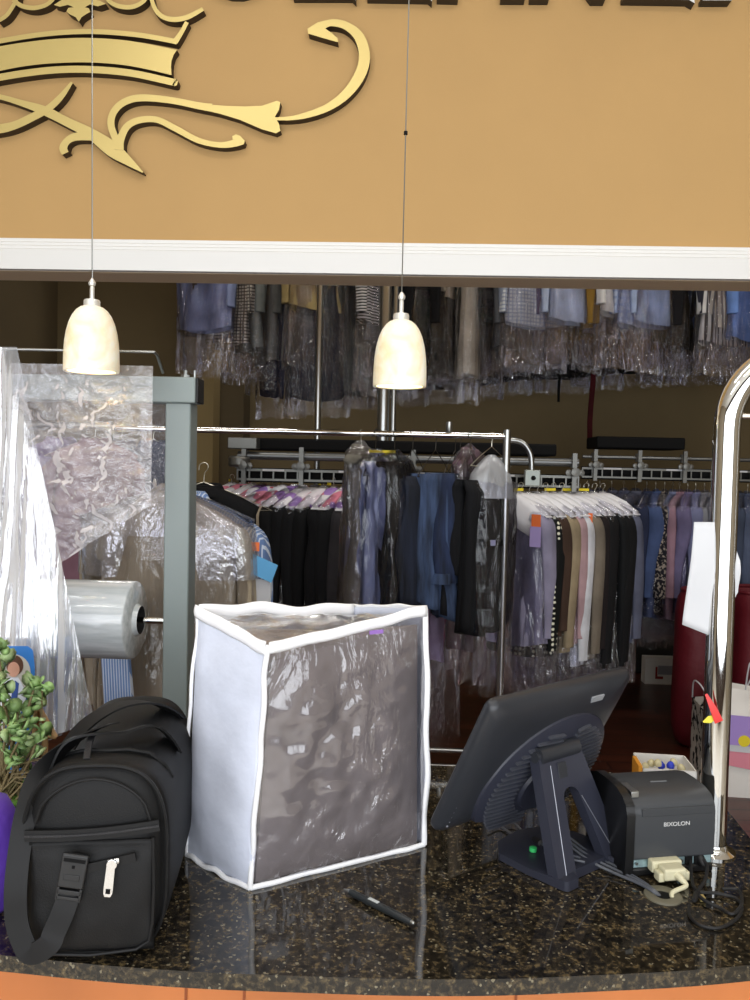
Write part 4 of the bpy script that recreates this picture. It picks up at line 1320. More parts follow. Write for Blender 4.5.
card([(16, 680), (20, 683), (18, 700), (14, 722), (10, 742), (2, 742), (8, 715)], .0045, 'printed_trousers', mat('print_navy', (40, 74, 150), .6))
# small wooden easel frame behind the plant
YE = 1.42
wf = thing('wooden_easel', 'little wooden easel frame standing between the plant and the duffel', 'easel', tuple(at(45, 735, YE)), world=True)
mb = MB(); 
for p, q in (((36, 702), (34, 737)), ((36, 702), (56, 737)), ((34, 735), (56, 737)), ((2, 706), (24, 722))):
    mb.tube([at(*p, YE), at(*q, YE)], .004, 6)
mb.tube([at(45, 736, YE), V((at(45, 736, YE).x, YE, CT))], .006, 8)
mb.build('frame', mat('pale_wood', (176, 140, 96), .6), wf)
mb = MB(); mb.prism([at(x, y, YE + .004) for x, y in ((37, 706), (36, 734), (53, 735))], [at(x, y, YE + .008) for x, y in ((37, 706), (36, 734), (53, 735))])
mb.build('orange_board', mat('amber_board', (150, 96, 46), .6), wf)
# ------------------------------------------------------------------ garments
M['bag_far'] = plastic('garment_film', haze=.0, rough=.06, sc=(22, 22, 7), bstr=1.0, bd=.024, milk=.05, fac2=2.2, diff=(215, 215, 218))
M['bag_dark'] = plastic('garment_film_thin', haze=.0, rough=.06, sc=(22, 22, 7), bstr=1.0, bd=.024, milk=.04, fac2=1.7)
M['bag_mid'] = plastic('garment_film_shiny', haze=.015, rough=.06, sc=(18, 18, 5), bstr=1.0, bd=.02, milk=.08, fac2=2.6)
M['bag_clear'] = plastic('taut_film', haze=.0, rough=.08, sc=(10, 10, 2.5), bstr=1.0, bd=.02, milk=.03, fac2=1.0)
M['foggy'] = plastic('foggy_film', haze=.55, rough=.3, sc=(20, 20, 8), bstr=.8, bd=.01, milk=.8, fac2=.6, diff=(205, 208, 212))
M['white_cape'] = mat('white_paper_cape', (232, 232, 236), .7, bump=.4, bscale=30, bdist=.004)


def cape_mat():
    m, t, out = nt('pink_purple_cape')
    p = N(t, 'ShaderNodeBsdfPrincipled', i_Roughness=.6)
    vec = coords(t)
    oi = N(t, 'ShaderNodeObjectInfo'); va = N(t, 'ShaderNodeVectorMath', operation='ADD'); ml_ = N(t, 'ShaderNodeMath', operation='MULTIPLY', i_1=37.0)
    t.links.new(oi.outputs['Random'], ml_.inputs[0]); t.links.new(vec, va.inputs[0]); t.links.new(ml_.outputs[0], va.inputs[1])
    v = N(t, 'ShaderNodeTexVoronoi', i_Scale=13.0)
    t.links.new(va.outputs[0], v.inputs['Vector'])
    sp = N(t, 'ShaderNodeSeparateColor'); t.links.new(v.outputs['Color'], sp.inputs[0])
    r = ramp(t, [(0, (236, 232, 238)), (.33, (170, 132, 206)), (.60, (228, 138, 160)), (.80, (236, 234, 238))], 'CONSTANT')
    t.links.new(sp.outputs[0], r.inputs[0]); t.links.new(r.outputs[0], p.inputs['Base Color'])
    t.links.new(p.outputs[0], out.inputs[0])
    return m


M['print_cape'] = cape_mat()
FM = {}


def fab(c, pat=None, c2=(235, 235, 235), sc=60):
    k = (c, pat, c2, sc)
    if k not in FM: FM[k] = fabric('cloth_' + '_'.join(map(str, c)) + (pat or ''), c, pat, c2, sc)
    return FM[k]


def ringat(w, d, z, n, seed, fold, k=3, hem=0, fq=None):
    out = []
    fq = fq or 7
    for i in range(n):
        a = 2 * PI * i / n
        ca, sa = math.cos(a), math.sin(a)
        f_ = 1 + .5 * fold * nz(ca * 2.2 + seed * 3, sa * 2.2, z * 6 + seed) + fold * (.6 * math.cos(fq * a + seed) + .4 * math.cos((fq * 2 + 1) * a + seed * 2.3 + z * 4))
        x = w * (1 + .35 * fold * nz(sa * 2 + seed * 5, ca, z * 5)) * (abs(ca) ** .8) * (1 if ca > 0 else -1)
        y = d * f_ * (abs(sa) ** .8) * (1 if sa > 0 else -1)
        out.append(V((x + .01 * nz(seed, z * 5, 3), y + .012 * nz(seed + 4, z * 4 + ca, 1), z + hem * math.cos(2 * a))))
    return out


def hanger(root, hook=.05, arm=.40, m_=None, drop=.085):
    mb = MB(); r = .0018
    hk_ = [V((-.016, 0, -.012)), V((-.014, 0, .004)), V((0, 0, .012)), V((.012, 0, .006)), V((.012, 0, -.008)), V((.002, 0, -.022)), V((0, 0, -.05))]
    mb.tube([V(p) for p in crom([tuple(x) for x in hk_], 3)], r, 6)
    mb.tube([V((-arm / 2, 0, -.05 - drop)), V((-arm * .25, 0, -.05 - drop * .45)), V((0, 0, -.05)), V((arm * .25, 0, -.05 - drop * .45)), V((arm / 2, 0, -.05 - drop)), V((0, 0, -.052 - drop)), V((-arm / 2, 0, -.05 - drop))], r, 6)
    return mb.build('hanger', m_ or M['wire'], root)


def shirt(root, L=.85, W=.205, D=.032, m_=None, sleeve=.48, m2=None, seed=0, flare=0, fold=.25, collar=True, sl=True, hem=.015, name='shirt_body', placket=False):
    """local: hook at origin; x across the shoulders"""
    mb = MB(); n = 36
    prof = [(-.060, .045, .030), (-.075, .070, .034), (-.095, .12, .036), (-.125, .18, .036), (-.150, W, .036), (-.19, W * 1.0, D * 1.1), (-.26, W * .97, D * 1.2)]
    k = 9
    for i in range(1, k + 1):
        t = i / k; prof.append((-.26 - (L - .26) * t, W * (.95 + .08 * t + flare * t), D * (1.2 + .55 * t + flare * t)))
    rings = []
    for z, w, d in prof:
        t = max(0, (-z - .15) / (L - .15))
        rings.append(ringat(w, d, z, n, seed, fold * (.15 + t), 3, hem * t if t > .85 else 0))
    mb.loft(rings, cap0=True)
    mb.build(name, m_, root, angle=0, solid=0)
    if sl:
        for s in (-1, 1):
            mb = MB(); pts = []; rr = []
            sw = seed * 1.7 + s
            P = [(W * .88, 0, -.145, .040), (W * 1.03, .004, -.19, .052), (W * 1.10, .01 + .01 * math.sin(sw), -.30, .050), (W * 1.12, .02 * math.sin(sw * 2), -.30 - (sleeve - .15) * .5, .045), (W * 1.10, .03 * math.sin(sw * 2), -.15 - sleeve, .036), (W * 1.10, .03 * math.sin(sw * 2), -.15 - sleeve - .05, .037)]
            c = crom(P, 3)
            rings = []
            for j, (x, y, z, r) in enumerate(c):
                rings.append([V((s * x + r * .55 * math.cos(2 * PI * q / 14) * (1 + .15 * math.cos(5 * 2 * PI * q / 14 + seed + j * .3)), y + r * 1.0 * math.sin(2 * PI * q / 14) * (1 + .12 * math.cos(4 * 2 * PI * q / 14 + seed)), z)) for q in range(14)])
            mb.loft(rings, cap0=True, cap1=True)
            mb.build('sleeve', m2 or m_, root, angle=0)
    if collar:
        mb = MB(); rings = []
        for z, w, d in ((-.085, .075, .045), (-.060, .060, .042), (-.052, .052, .036), (-.058, .046, .030), (-.075, .05, .026)):
            rings.append([V((w * math.cos(2 * PI * q / 20), d * math.sin(2 * PI * q / 20), z - .012 * max(0, -math.sin(2 * PI * q / 20)))) for q in range(20)])
        mb.loft(rings); mb.build('collar', m2 or m_, root, angle=0)
    if placket:
        mb = MB(); mb.strap([V((0, -D * 1.35, -.09)), V((0, -D * 1.6, -.3)), V((.004, -D * 1.7, -L * .6)), V((0, -D * 2.0, -L + .01))], (1, 0, 0), .03, .001)
        mb.build('placket', m2 or m_, root)


def cape(root, m_=None, W=.215, D=.05, L=.17, seed=0, slit=True):
    mb = MB(); n = 36; rings = []
    for z, w, d in ((-.045, .03, .02), (-.06, .06, .035), (-.09, .13, D * .85), (-.135, W, D), (-.135 - L * .5, W * 1.04, D * 1.05), (-.135 - L, W * 1.05, D * 1.1)):
        t = (-z - .04) / (L + .09)
        rings.append([p + V((0, 0, -.10 * t * (1 - min(1, abs(p.x) / W)) * -1 - .0)) if False else p + V((0, 0, .10 * t * (1 - min(1, abs(p.x) / W)))) for p in ringat(w, d, z, n, seed, .10)])
    mb.loft(rings)
    o = mb.build('paper_cape', m_ or M['white_cape'], root, angle=0, solid=.0006)
    mb = MB(); mb.strap([V((-W * 1.06, 0, -.155)), V((-W * .6, 0, -.092)), V((0, 0, -.040)), V((W * .6, 0, -.092)), V((W * 1.06, 0, -.155))], (0, 1, 0), [.05, .05, .03, .05, .05], .0012)
    mb.build('shoulder_card', M['white_cape'], root)
    return o


def cover(root, L=1.0, W=.235, D=.06, m_=None, seed=0, z0=-.035, amp=.012, taper=0, nr=26, n=52):
    mb = MB(); rings = []
    prof = [(z0, .018, .014), (z0 - .02, .04, .03), (z0 - .05, .13, D * .8), (z0 - .10, W, D * .95)]
    for i in range(1, nr + 1):
        t = i / nr; prof.append((z0 - .10 - (L - .10 + z0) * t, W * (1 + .03 * math.sin(t * 5 + seed) - taper * t), D * (1 + .35 * t)))
    for z, w, d in prof:
        ring = []
        for k in range(n):
            a = 2 * PI * k / n; ca, sa = math.cos(a), math.sin(a)
            x = w * (abs(ca) ** .7) * (1 if ca > 0 else -1); y = d * (abs(sa) ** .7) * (1 if sa > 0 else -1)
            q = amp * (nz(x * 22 + seed * 3, y * 22, z * 3.5) + .5 * nz(x * 45, y * 45 + seed * 2, z * 14))
            ring.append(V((x + ca * q, y + sa * q * 1.3, z)))
        rings.append(ring)
    rings[-1] = [p + V((0, 0, .03 * nz(p.x * 12 + seed, p.y * 12, 4))) for p in rings[-1]]
    mb.loft(rings)
    return mb.build('plastic_cover', m_ or M['bag_far'], root, angle=0)


def ptag(root, p, m_, w=.03, h=.012, rz=0.0):
    mb = MB(); mb.obox(p, (w / 2 * math.cos(rz), w / 2 * math.sin(rz), 0), (-.0006 * math.sin(rz), .0006 * math.cos(rz), 0), (0, 0, h / 2))
    return mb.build('paper_tag', m_, root)


def trousers(root, m_, L1=.66, L2=.5, W=.15, seed=0, flare=.1, waist=True, D=.03, top=-.13):
    """folded over the hanger bar"""
    for nm, L, y0 in (('trouser_legs', L1, -D), ('trouser_waist', L2, D)):
        mb = MB(); rings = []
        for i in range(13):
            t = i / 12; z = top + .004 - (L + top) * t
            r = ringat(W * (.9 + flare * t * (1.2 if nm == 'trouser_legs' else 0)), D * (.75 + .5 * t), z, 36, seed + (3 if y0 > 0 else 0), .22 + .25 * t, hem=.012 * t if t > .9 else 0, fq=5)
            rings.append([p + V((0, y0 * (1 - .25 * t) * (.4 if i == 0 else 1), 0)) for p in r])
        mb.loft(rings, cap0=True, cap1=True); mb.build(nm, m_, root, angle=0)


ALL = []
UP, MIDL, MIDR, FARR = [], [], [], []
Z_UP = 3.40
YU = 5.6
# (px, kind, short name, description, colour, pattern, colour2, scale, y px of hem, y px of film bottom, facing degrees)
up = [
 (190, 'coat', 'charcoal jacket', 'charcoal jacket', (52, 54, 60), None, 0, 0, 334, 370, 70),
 (211, 'shirt', 'periwinkle shirt', 'light periwinkle shirt', (150, 164, 208), None, 0, 0, 330, 372, 25),
 (224, 'shirt', 'gingham shirt', 'black and cream gingham shirt', (214, 208, 196), 'gingham', (96, 90, 86), 45, 347, 378, 30),
 (243, 'shirt', 'silver shirt', 'pale silver grey shirt', (134, 140, 138), None, 0, 0, 352, 382, 50),
 (262, 'shirt', 'ash blouse', 'ash grey blouse', (112, 114, 112), None, 0, 0, 365, 392, 60),
 (281, 'dress', 'navy dress', 'long navy dress', (30, 36, 66), None, 0, 0, 396, 418, 40),
 (300, 'coat', 'slate jacket', 'slate blue grey jacket', (52, 62, 72), None, 0, 0, 362, 392, 60),
 (318, 'coat', 'khaki jacket', 'short khaki jacket', (168, 150, 104), None, 0, 0, 311, 372, 40),
 (322, 'dress', 'navy skirt', 'navy skirt set', (24, 28, 48), None, 0, 0, 399, 416, 35),
 (342, 'coat', 'graphite coat', 'graphite coat', (44, 42, 42), None, 0, 0, 372, 384, 60),
 (360, 'coat', 'grey green coat', 'grey green coat', (84, 92, 92), None, 0, 0, 394, 408, 55),
 (377, 'shirt', 'zebra striped top', 'black and white striped top', (232, 232, 232), 'hstripe', (20, 20, 22), 50, 326, 392, 60),
 (391, 'shirt', 'light grey dress shirt', 'light grey dress shirt', (150, 154, 156), None, 0, 0, 345, 398, 40),
 (413, 'coat', 'dark teal coat', 'dark teal coat', (34, 42, 50), None, 0, 0, 360, 392, 60),
 (429, 'coat', 'black buttoned coat', 'black coat with pale buttons', (18, 18, 20), None, 0, 0, 368, 388, 60),
 (446, 'coat', 'black wool coat', 'plain black wool coat', (16, 16, 18), None, 0, 0, 375, 384, 65),
 (458, 'shirt', 'beige knit', 'beige knit with red lining', (176, 166, 148), None, 0, 0, 305, 386, 65),
 (468, 'dress', 'ivory scarf dress', 'narrow ivory long dress', (214, 208, 192), None, 0, 0, 377, 402, 82),
 (483, 'shirt', 'dark floral blouse', 'dark green floral blouse', (32, 44, 42), 'print', (110, 124, 116), 90, 318, 382, 50),
 (499, 'shirt', 'black sequin top', 'black sequin top', (14, 14, 16), 'print', (90, 92, 96), 160, 320, 375, 50),
 (514, 'coat', 'dove grey coat', 'dove grey long coat', (94, 98, 104), None, 0, 0, 352, 374, 60),
 (531, 'shirt', 'white check blouse', 'white blouse with navy check', (216, 222, 228), 'gingham', (160, 172, 196), 40, 326, 368, 22),
 (544, 'shirt', 'taupe shirt', 'taupe linen shirt', (150, 142, 132), None, 0, 0, 362, 372, 35),
 (552, 'shirt', 'purple blouse', 'plum purple blouse', (92, 84, 124), None, 0, 0, 330, 362, 60),
 (561, 'shirt', 'denim blue shirt', 'denim blue shirt', (94, 118, 168), None, 0, 0, 328, 365, 60),
 (573, 'shirt', 'ice blue shirt', 'ice blue shirt', (184, 200, 230), None, 0, 0, 322, 362, 22),
 (592, 'coat', 'mustard jacket', 'mustard yellow jacket', (150, 118, 52), None, 0, 0, 336, 366, 75),
 (604, 'shirt', 'rose beige shirt', 'rose beige shirt', (190, 170, 168), None, 0, 0, 330, 372, 55),
 (619, 'shirt', 'white shirt', 'plain white shirt', (226, 228, 230), None, 0, 0, 316, 368, 30),
 (637, 'shirt', 'blue check shirt', 'pale blue windowpane check shirt', (176, 192, 222), 'gingham', (148, 166, 208), 22, 328, 368, 30),
 (652, 'shirt', 'sky blue shirt', 'sky blue shirt', (166, 186, 224), None, 0, 0, 325, 372, 25),
 (670, 'coat', 'bottle green coat', 'bottle green coat', (40, 56, 52), None, 0, 0, 348, 370, 60),
 (683, 'coat', 'soft black coat', 'soft black coat', (22, 22, 26), None, 0, 0, 352, 372, 65),
 (694, 'coat', 'dark grey jacket', 'dark grey jacket', (72, 72, 72), None, 0, 0, 334, 374, 55),
 (706, 'shirt', 'cornflower shirt', 'cornflower blue shirt', (134, 164, 226), None, 0, 0, 334, 372, 50),
 (716, 'shirt', 'pinstripe shirt', 'white shirt with dark pinstripes', (214, 216, 218), 'stripe', (52, 54, 66), 32, 345, 374, 30),
 (728, 'shirt', 'cream striped shirt', 'cream shirt with fine stripes', (206, 204, 196), 'stripe', (110, 110, 116), 40, 332, 368, 30),
 (741, 'shirt', 'royal blue striped shirt', 'mid blue shirt', (112, 148, 216), None, 0, 0, 342, 366, 35),
 (756, 'shirt', 'pearl white shirt', 'pearl white shirt', (216, 222, 218), None, 0, 0, 330, 362, 30),
 (772, 'shirt', 'powder blue shirt', 'powder blue shirt', (150, 174, 222), None, 0, 0, 332, 362, 30),
]
FRONT = {'periwinkle shirt', 'white check blouse', 'ice blue shirt', 'white shirt', 'blue check shirt', 'sky blue shirt', 'pinstripe shirt', 'cream striped shirt', 'royal blue striped shirt', 'khaki jacket', 'navy skirt', 'ivory scarf dress'}
names = [u[2] for u in up]


def nbr(i, lst):
    return (lst[i - 1] if i else None, lst[i + 1] if i < len(lst) - 1 else None)


for i, (px, kind, sn, desc, col, pat, c2, psc, yh, yf, face) in enumerate(up):
    P = at(px, 300, YU); z = Z_UP
    Y = YU + (-.14 if sn in FRONT else .08 + .05 * math.sin(i * 2.1))
    P.y = Y
    a, b = nbr(i, names)
    lab = f'{desc} in film overhead, ' + (f'between {a} and {b}' if a and b else (f'leftmost, beside {b}' if b else f'rightmost, beside {a}'))
    if len(lab.split()) > 16: lab = lab.replace(' in film overhead', ' overhead')
    nm = {'coat': 'bagged_coat', 'dress': 'bagged_dress', 'shirt': 'bagged_shirt'}[kind]
    t = thing(nm, lab, {'coat': 'coat', 'dress': 'dress', 'shirt': 'shirt'}[kind], (P.x, Y, z), math.radians(face * (1 if px > 300 else -1)), 'clothes on the overhead conveyor')
    m_ = fab(col, pat, c2 or (235, 235, 235), psc or 60)
    zh = z - at(px, yh, Y).z; zf = z - at(px, yf, Y).z
    hanger(t)
    if kind == 'dress':
        shirt(t, L=zh, W=.17 if sn != 'ivory scarf dress' else .08, D=.035, m_=m_, sl=False, seed=i, flare=.15, fold=.3, name='dress_body')
    elif kind == 'coat':
        shirt(t, L=zh, W=.215, D=.045, m_=m_, sleeve=min(.56, zh - .22), seed=i, fold=.2, name='coat_body')
    else:
        shirt(t, L=zh, W=.21, D=.032, m_=m_, sleeve=min(.5, zh - .25), seed=i, fold=.3)
    if sn == 'black buttoned coat':
        mb = MB()
        for dz_, dx_ in ((.46, 0), (.50, .006), (.42, .0)): mb.lathe([(.0001, -.01), (.012, -.008), (.012, 0)], (dx_ + .19, -.072, -zh + dz_ - .02), (0, 1, 0), 12)
        mb.build('button', mat('pale_button', (220, 210, 180), .4), t)
    if sn == 'beige knit':
        MB().strap([V((.12, -.06, -.2)), V((.12, -.065, -zh + .05))], (1, 0, 0), .05, .002).build('red_lining', mat('red_lining', (200, 60, 50), .7), t)
    dark = sum(col) < 240
    cover(t, L=zf, W=.235, D=.065, m_=M['bag_dark'] if dark else M['bag_far'], seed=i * 1.3, amp=.016)

# second row behind, dark bags reaching lower
bk = [(345, 408, (40, 38, 38), 'brown black'), (402, 405, (34, 34, 36), 'coal black'), (436, 402, (26, 26, 28), 'jet black'), (478, 398, (40, 36, 38), 'dusky'), (505, 394, (34, 32, 36), 'sooty'), (538, 392, (44, 40, 42), 'smoke grey'), (566, 392, (30, 30, 32), 'ink black'), (600, 388, (50, 44, 48), 'mauve black'), (634, 386, (32, 32, 36), 'blue black'), (664, 384, (30, 34, 34), 'green black'), (698, 384, (40, 40, 42), 'iron grey'), (735, 382, (34, 34, 38), 'midnight')]
front_names = [(u[0], u[2]) for u in up]
for i, (px, yf, col, dsc) in enumerate(bk):
    Y = 6.5; P = at(px, 300, Y); z = 3.55
    near = min(front_names, key=lambda q: abs(q[0] - px))[1]
    t = thing('bagged_coat', f'{dsc} coat in film, in the rear overhead row behind the {near}', 'coat', (P.x, Y, z), math.radians(28 + 10 * math.sin(i * 3)), 'dark clothes in the rear overhead row')
    zf = z - at(px, yf, Y).z; hanger(t)
    shirt(t, L=zf - .12, W=.22, D=.05, m_=fab(col), sleeve=.6, seed=i + 50, name='coat_body')
    cover(t, L=zf, W=.25, D=.08, m_=M['bag_dark'], seed=i + 70, amp=.022)
# tall garment that dangles lower under the overhead row
for (px, yf, col, dsc, w) in ((595, 438, (84, 28, 34), 'dark red sash hanging lowest under the overhead row', .05), (562, 402, (20, 20, 22), 'thin black belt dangling from the overhead row', .02)):
    P = at(px, 300, 6.2); t = thing('hanging_sash', dsc, 'sash', (P.x, 6.2, 3.45), .4)
    L_ = 3.45 - at(px, yf, 6.2).z
    MB().strap([V((w * .2 * math.sin(k), 0, -.05 - (L_ - .05) * k / 12)) for k in range(13)], (1, .2, 0), w, .004).build('sash_cloth', fab(col), t); hanger(t)

# ------------------------------------------------------------------ middle conveyors
YM = 4.4
ZM = at(400, 476, YM).z
def conveyor(name, label, x0, x1, Y, ypipe, ytop, ybot, brk, pr_, beam=None):
    c = at((x0 + x1) / 2, 470, Y)
    t = thing(name, label, 'garment conveyor', (c.x, Y, c.z), world=True)
    xa, xb = at(x0, 470, Y).x, at(x1, 470, Y).x; xm = (x0 + x1) / 2
    zp = at(xm, ypipe, Y).z; za = at(xm, ytop, Y).z; zb_ = at(xm, ybot, Y).z
    MB().tube([V((xa, Y, zp)), V((xb, Y, zp))], pr_, 16).build('rail_pipe', M['conv_pipe'], t)
    mb = MB()
    mb.box(xa, xb, Y - .02, Y - .012, za - .014, za); mb.box(xa, xb, Y - .02, Y - .012, zb_, zb_ + .012)
    n = int((xb - xa) / .066)
    for i in range(n + 1):
        x = xa + (xb - xa) * i / n; mb.box(x - .004, x + .004, Y - .019, Y - .013, zb_, za)
    mb.build('slotted_track', M['zinc'], t)
    mb = MB(); mb.box(xa, xb, Y + .02, Y + .03, zb_ - .01, za + .005); mb.build('track_back', M['black'], t)
    for px in brk:
        x = at(px, 470, Y).x
        mb = MB(); mb.box(x - .012, x + .012, Y - .045, Y - .022, zb_ - .02, zp + .05); mb.lathe([(.001, -.03), (.024, -.026), (.024, .0), (.001, .004)], (x, Y - .05, zp - .052), (0, 1, 0), 12)
        for s in (-1, 1): mb.lathe([(.001, -.02), (.017, -.016), (.017, .0), (.001, .004)], (x + s * .034, Y - .045, zp - .055), (0, 1, 0), 10)
        mb.obox((x, Y - .036, zp - .055), (.045, 0, 0), (0, .006, 0), (0, 0, .008))
        mb.lathe([(.022, -.028), (.022, .028)], (x, Y, zp), (0, 0, 1), 12)
        mb.build('bracket', M['zinc'], t)
    for i in range(max(1, int((xb - xa) / .4))):
        x = xa + .2 + i * .42
        if x < xb - .1: MB().box(x - .06, x + .06, Y - .0225, Y - .0205, za - .012, za - .001).build('number_label', M['white_paper'], t)
    if beam:
        y0, y1, xx0, xx1 = beam
        mb = MB(); mb.box(at(xx0, 450, Y).x, at(xx1, 450, Y).x, Y + .09, Y + .42, at(xm, y1, Y + .09).z, at(xm, y0, Y + .09).z); mb.build('drive_beam', M['black'], t, bevel=.01)
    return t


cm = conveyor('garment_conveyor', 'steel garment conveyor with slotted track above the capped clothes', 238, 578, YM, 459, 472, 484, (245, 302, 357, 413, 470, 573), .022, (441, 453, 238, 560))
cf = conveyor('garment_conveyor', 'farther garment conveyor above the blue shirts, right of the black dress', 582, 800, 5.5, 459, 469.5, 480, (594, 638, 683, 728, 770), .012, (438, 450, 600, 690))
# chain clutter at the left head of the conveyor
x = at(240, 460, YM).x; mb = MB()
mb.lathe([(.001, -.03), (.05, -.03), (.06, -.02), (.06, .02), (.05, .03), (.001, .03)], (x, YM - .02, ZM + .06), (0, 0, 1), 20)
mb.box(x - .06, x + .1, YM - .05, YM + .06, ZM + .13, ZM + .19)
mb.build('drive_head', M['zinc'], cm, bevel=.004)
for px, w_, y1 in ((383, 12, 400), (393, 5, 395), (317.5, 6, 390)):
    Y = 4.9; p = at(px, 430, Y)
    o = thing('support_pole', {12: 'thick chrome ceiling pole seen just under the right pendant lamp', 5: 'thin steel pole close beside the thick chrome ceiling pole', 6: 'slim steel pole rising left of centre behind the clothes rail'}[w_], 'pole', (p.x, Y, 0))
    MB().tube([V((0, 0, 0)), V((0, 0, 4.3))], w_ / 2 * Y / FPX, 20).build('pole', M['pipe'], o)
    MB().lathe([(.06, 0), (.06, .008), (.03, .012)], (0, 0, 0), n=20, caps=True).build('base_flange', M['pipe'], o)
# free rail with curved end and box
YG = 3.5
rz_ = at(350, 433, YG).z
g = thing('clothes_rail', 'chrome clothes rail on uprights holding the jeans', 'clothes rail', (at(350, 433, YG).x, YG, 0), world=True)
xa, xb = at(110, 430, YG).x, at(507, 437, YG).x
MB().tube([V((xa, YG, rz_)), V((xb, YG, rz_))], .0135, 20).build('rail', M['chrome'], g)
MB().tube([V((xb, YG, .02)), V((xb, YG, rz_ + .028))], .017, 20).build('upright', M['pipe'], g)
MB().tube([V((xa, YG, .02)), V((xa, YG, rz_ + .028))], .017, 20).build('upright', M['pipe'], g)
xf = at(449, 430, YG).x; MB().lathe([(.012, .0), (.014, .004), (.014, .042), (.010, .046)], (xf, YG, rz_ + .012), n=16).build('ferrule', M['pipe'], g)
xf2 = at(430, 750, YG).x
zz_ = at(440, 750, YG).z
MB().tube([V((xa, YG, zz_)), V((xb, YG, zz_))], .011, 12).tube([V((xa, YG, zz_ - .07)), V((xb, YG, zz_ - .07))], .008, 12).build('lower_bar', M['pipe'], g)
MB().tube([V((xa, YG - .25, .03)), V((xa, YG + .25, .03))], .018, 12).build('foot', M['pipe'], g); MB().tube([V((xb, YG - .25, .03)), V((xb, YG + .25, .03))], .018, 12).build('foot', M['pipe'], g)
Yc = YM - .18
c = [V(p) for p in crom([tuple(at(508, 440, Yc)), tuple(at(516, 440.5, Yc)), tuple(at(524, 444, Yc)), tuple(at(530, 453, Yc)), tuple(at(531.5, 462, Yc)), tuple(at(531.5, 474, Yc))], 5)]
o = thing('curved_conduit', 'curved steel conduit ending in a small square switch box', 'conduit', tuple(c[0]), world=True)
MB().tube(c, .015, 14).build('conduit', M['pipe'], o)
q = at(532, 478, Yc - .02); MB().obox(q, (.040, 0, 0), (0, .02, 0), (0, 0, .042)).build('switch_box', mat('box_grey', (150, 156, 150), .4, .5), o, bevel=.004)
MB().lathe([(.001, -.030), (.012, -.028), (.012, -.018)], q + V((.004, 0, 0)), (0, 1, 0), 14).build('knob', M['black'], o)
# red framed notice on the far wall
YS = YB - .02; q = at(236, 477, YS); w_ = at(251, 477, YS).x - at(229, 477, YS).x; h_ = at(236, 464, YS).z - at(236, 492, YS).z
o = thing('wall_notice', 'red framed notice reading fire exit on the far wall behind the conveyor', 'sign', (at(240, 478, YS).x, YS, at(240, 478, YS).z))
MB().box(-w_ / 2, w_ / 2, -.008, .012, -h_ / 2, h_ / 2).build('frame', mat('notice_red', (150, 34, 34), .5), o)
MB().box(-w_ / 2 + .02, w_ / 2 - .02, -.011, -.008, -h_ / 2 + .02, h_ / 2 - .02).build('notice_panel', mat('notice_face', (188, 168, 160), .6), o)
text('FIRE', .075, mat('notice_ink', (130, 30, 30), .6), o, (0, -.0118, .05), (PI / 2, 0, 0)); text('EXIT', .075, bpy.data.materials['notice_ink'], o, (0, -.0118, -.045), (PI / 2, 0, 0))

# capped clothes, left group (print capes)
ml = [(222, (96, 90, 110), 'grey mauve shirt', 330), (232, (70, 66, 76), 'dark grey shirt', 320), (243, (120, 110, 120), 'lilac grey blouse', 300), (254, (30, 30, 34), 'black blouse with a white hem', 300), (266, (176, 84, 92), 'rose red shirt', 290), (279, (186, 172, 148), 'cream trousers', 280), (291, (22, 23, 25), 'black skirt, first of the black ones', 0), (302, (20, 21, 24), 'black trousers beside it', 0), (313, (24, 25, 28), 'black jacket at the middle', 0), (324, (18, 19, 21), 'glossy black coat', 0), (335, (22, 23, 26), 'black blazer', 0), (345, (26, 27, 30), 'charcoal black coat', 0), (355, (60, 58, 62), 'dark grey coat', 0)]
mln = ['grey mauve', 'dark grey', 'lilac grey', 'white hemmed black', 'rose red', 'cream', 'first black', 'second black', 'third black', 'fourth black', 'fifth black', 'sixth black', 'end grey']
dsc_l = ['grey mauve shirt', 'dark grey shirt', 'lilac grey blouse', 'black blouse', 'rose red shirt', 'cream trouser set', 'black skirt', 'black trouser set', 'black jacket', 'glossy black coat', 'black blazer', 'charcoal black coat', 'dark grey coat']
for i, (px, col, _, _) in enumerate(ml):
    Y = YM + .36 - .44 * i / 12; P = at(232 + 10.2 * i, 480, Y)
    a, b = nbr(i, dsc_l)
    lab = f'{dsc_l[i]} under a pink and purple cape, ' + (f'between {a} and {b}' if a and b else ('leftmost of its row' if b else 'right end of its row'))
    if len(lab.split()) > 16: lab = lab.replace('under a pink and purple cape', 'with printed cape')
    face = 40 + 2.6 * i + 4 * math.sin(i * 2.7)
    t = thing('capped_garment', lab, 'bagged garment', (P.x, Y, ZM - .012 - .016), math.radians(180 + face), 'clothes under pink and purple capes')
    hanger(t, m_=M['wire']); shirt(t, L=.80 + .04 * math.sin(i * 5), W=.205, D=.030, m_=fab(col), sleeve=.5, seed=i + 20, fold=.25)
    cape(t, M['print_cape'], seed=i * 2.0, L=.25)
    cover(t, L=.95, W=.225, D=.050, m_=M['bag_mid'], seed=i + 31, amp=.010)
    if i in (0, 3, 7, 9, 10, 12, 5): ptag(t, V((.0, -.03, -.025)), M['yellow_tag'], .05, .014, .9); 
    if i in (2, 1): ptag(t, V((-.09, -.075, -.12)), M['orange_tag'], .05, .045, .9)
    if i in (0, 6, 9): ptag(t, V((-.17, -.075, -.17)), M['yellow_tag'], .05, .035, .9)

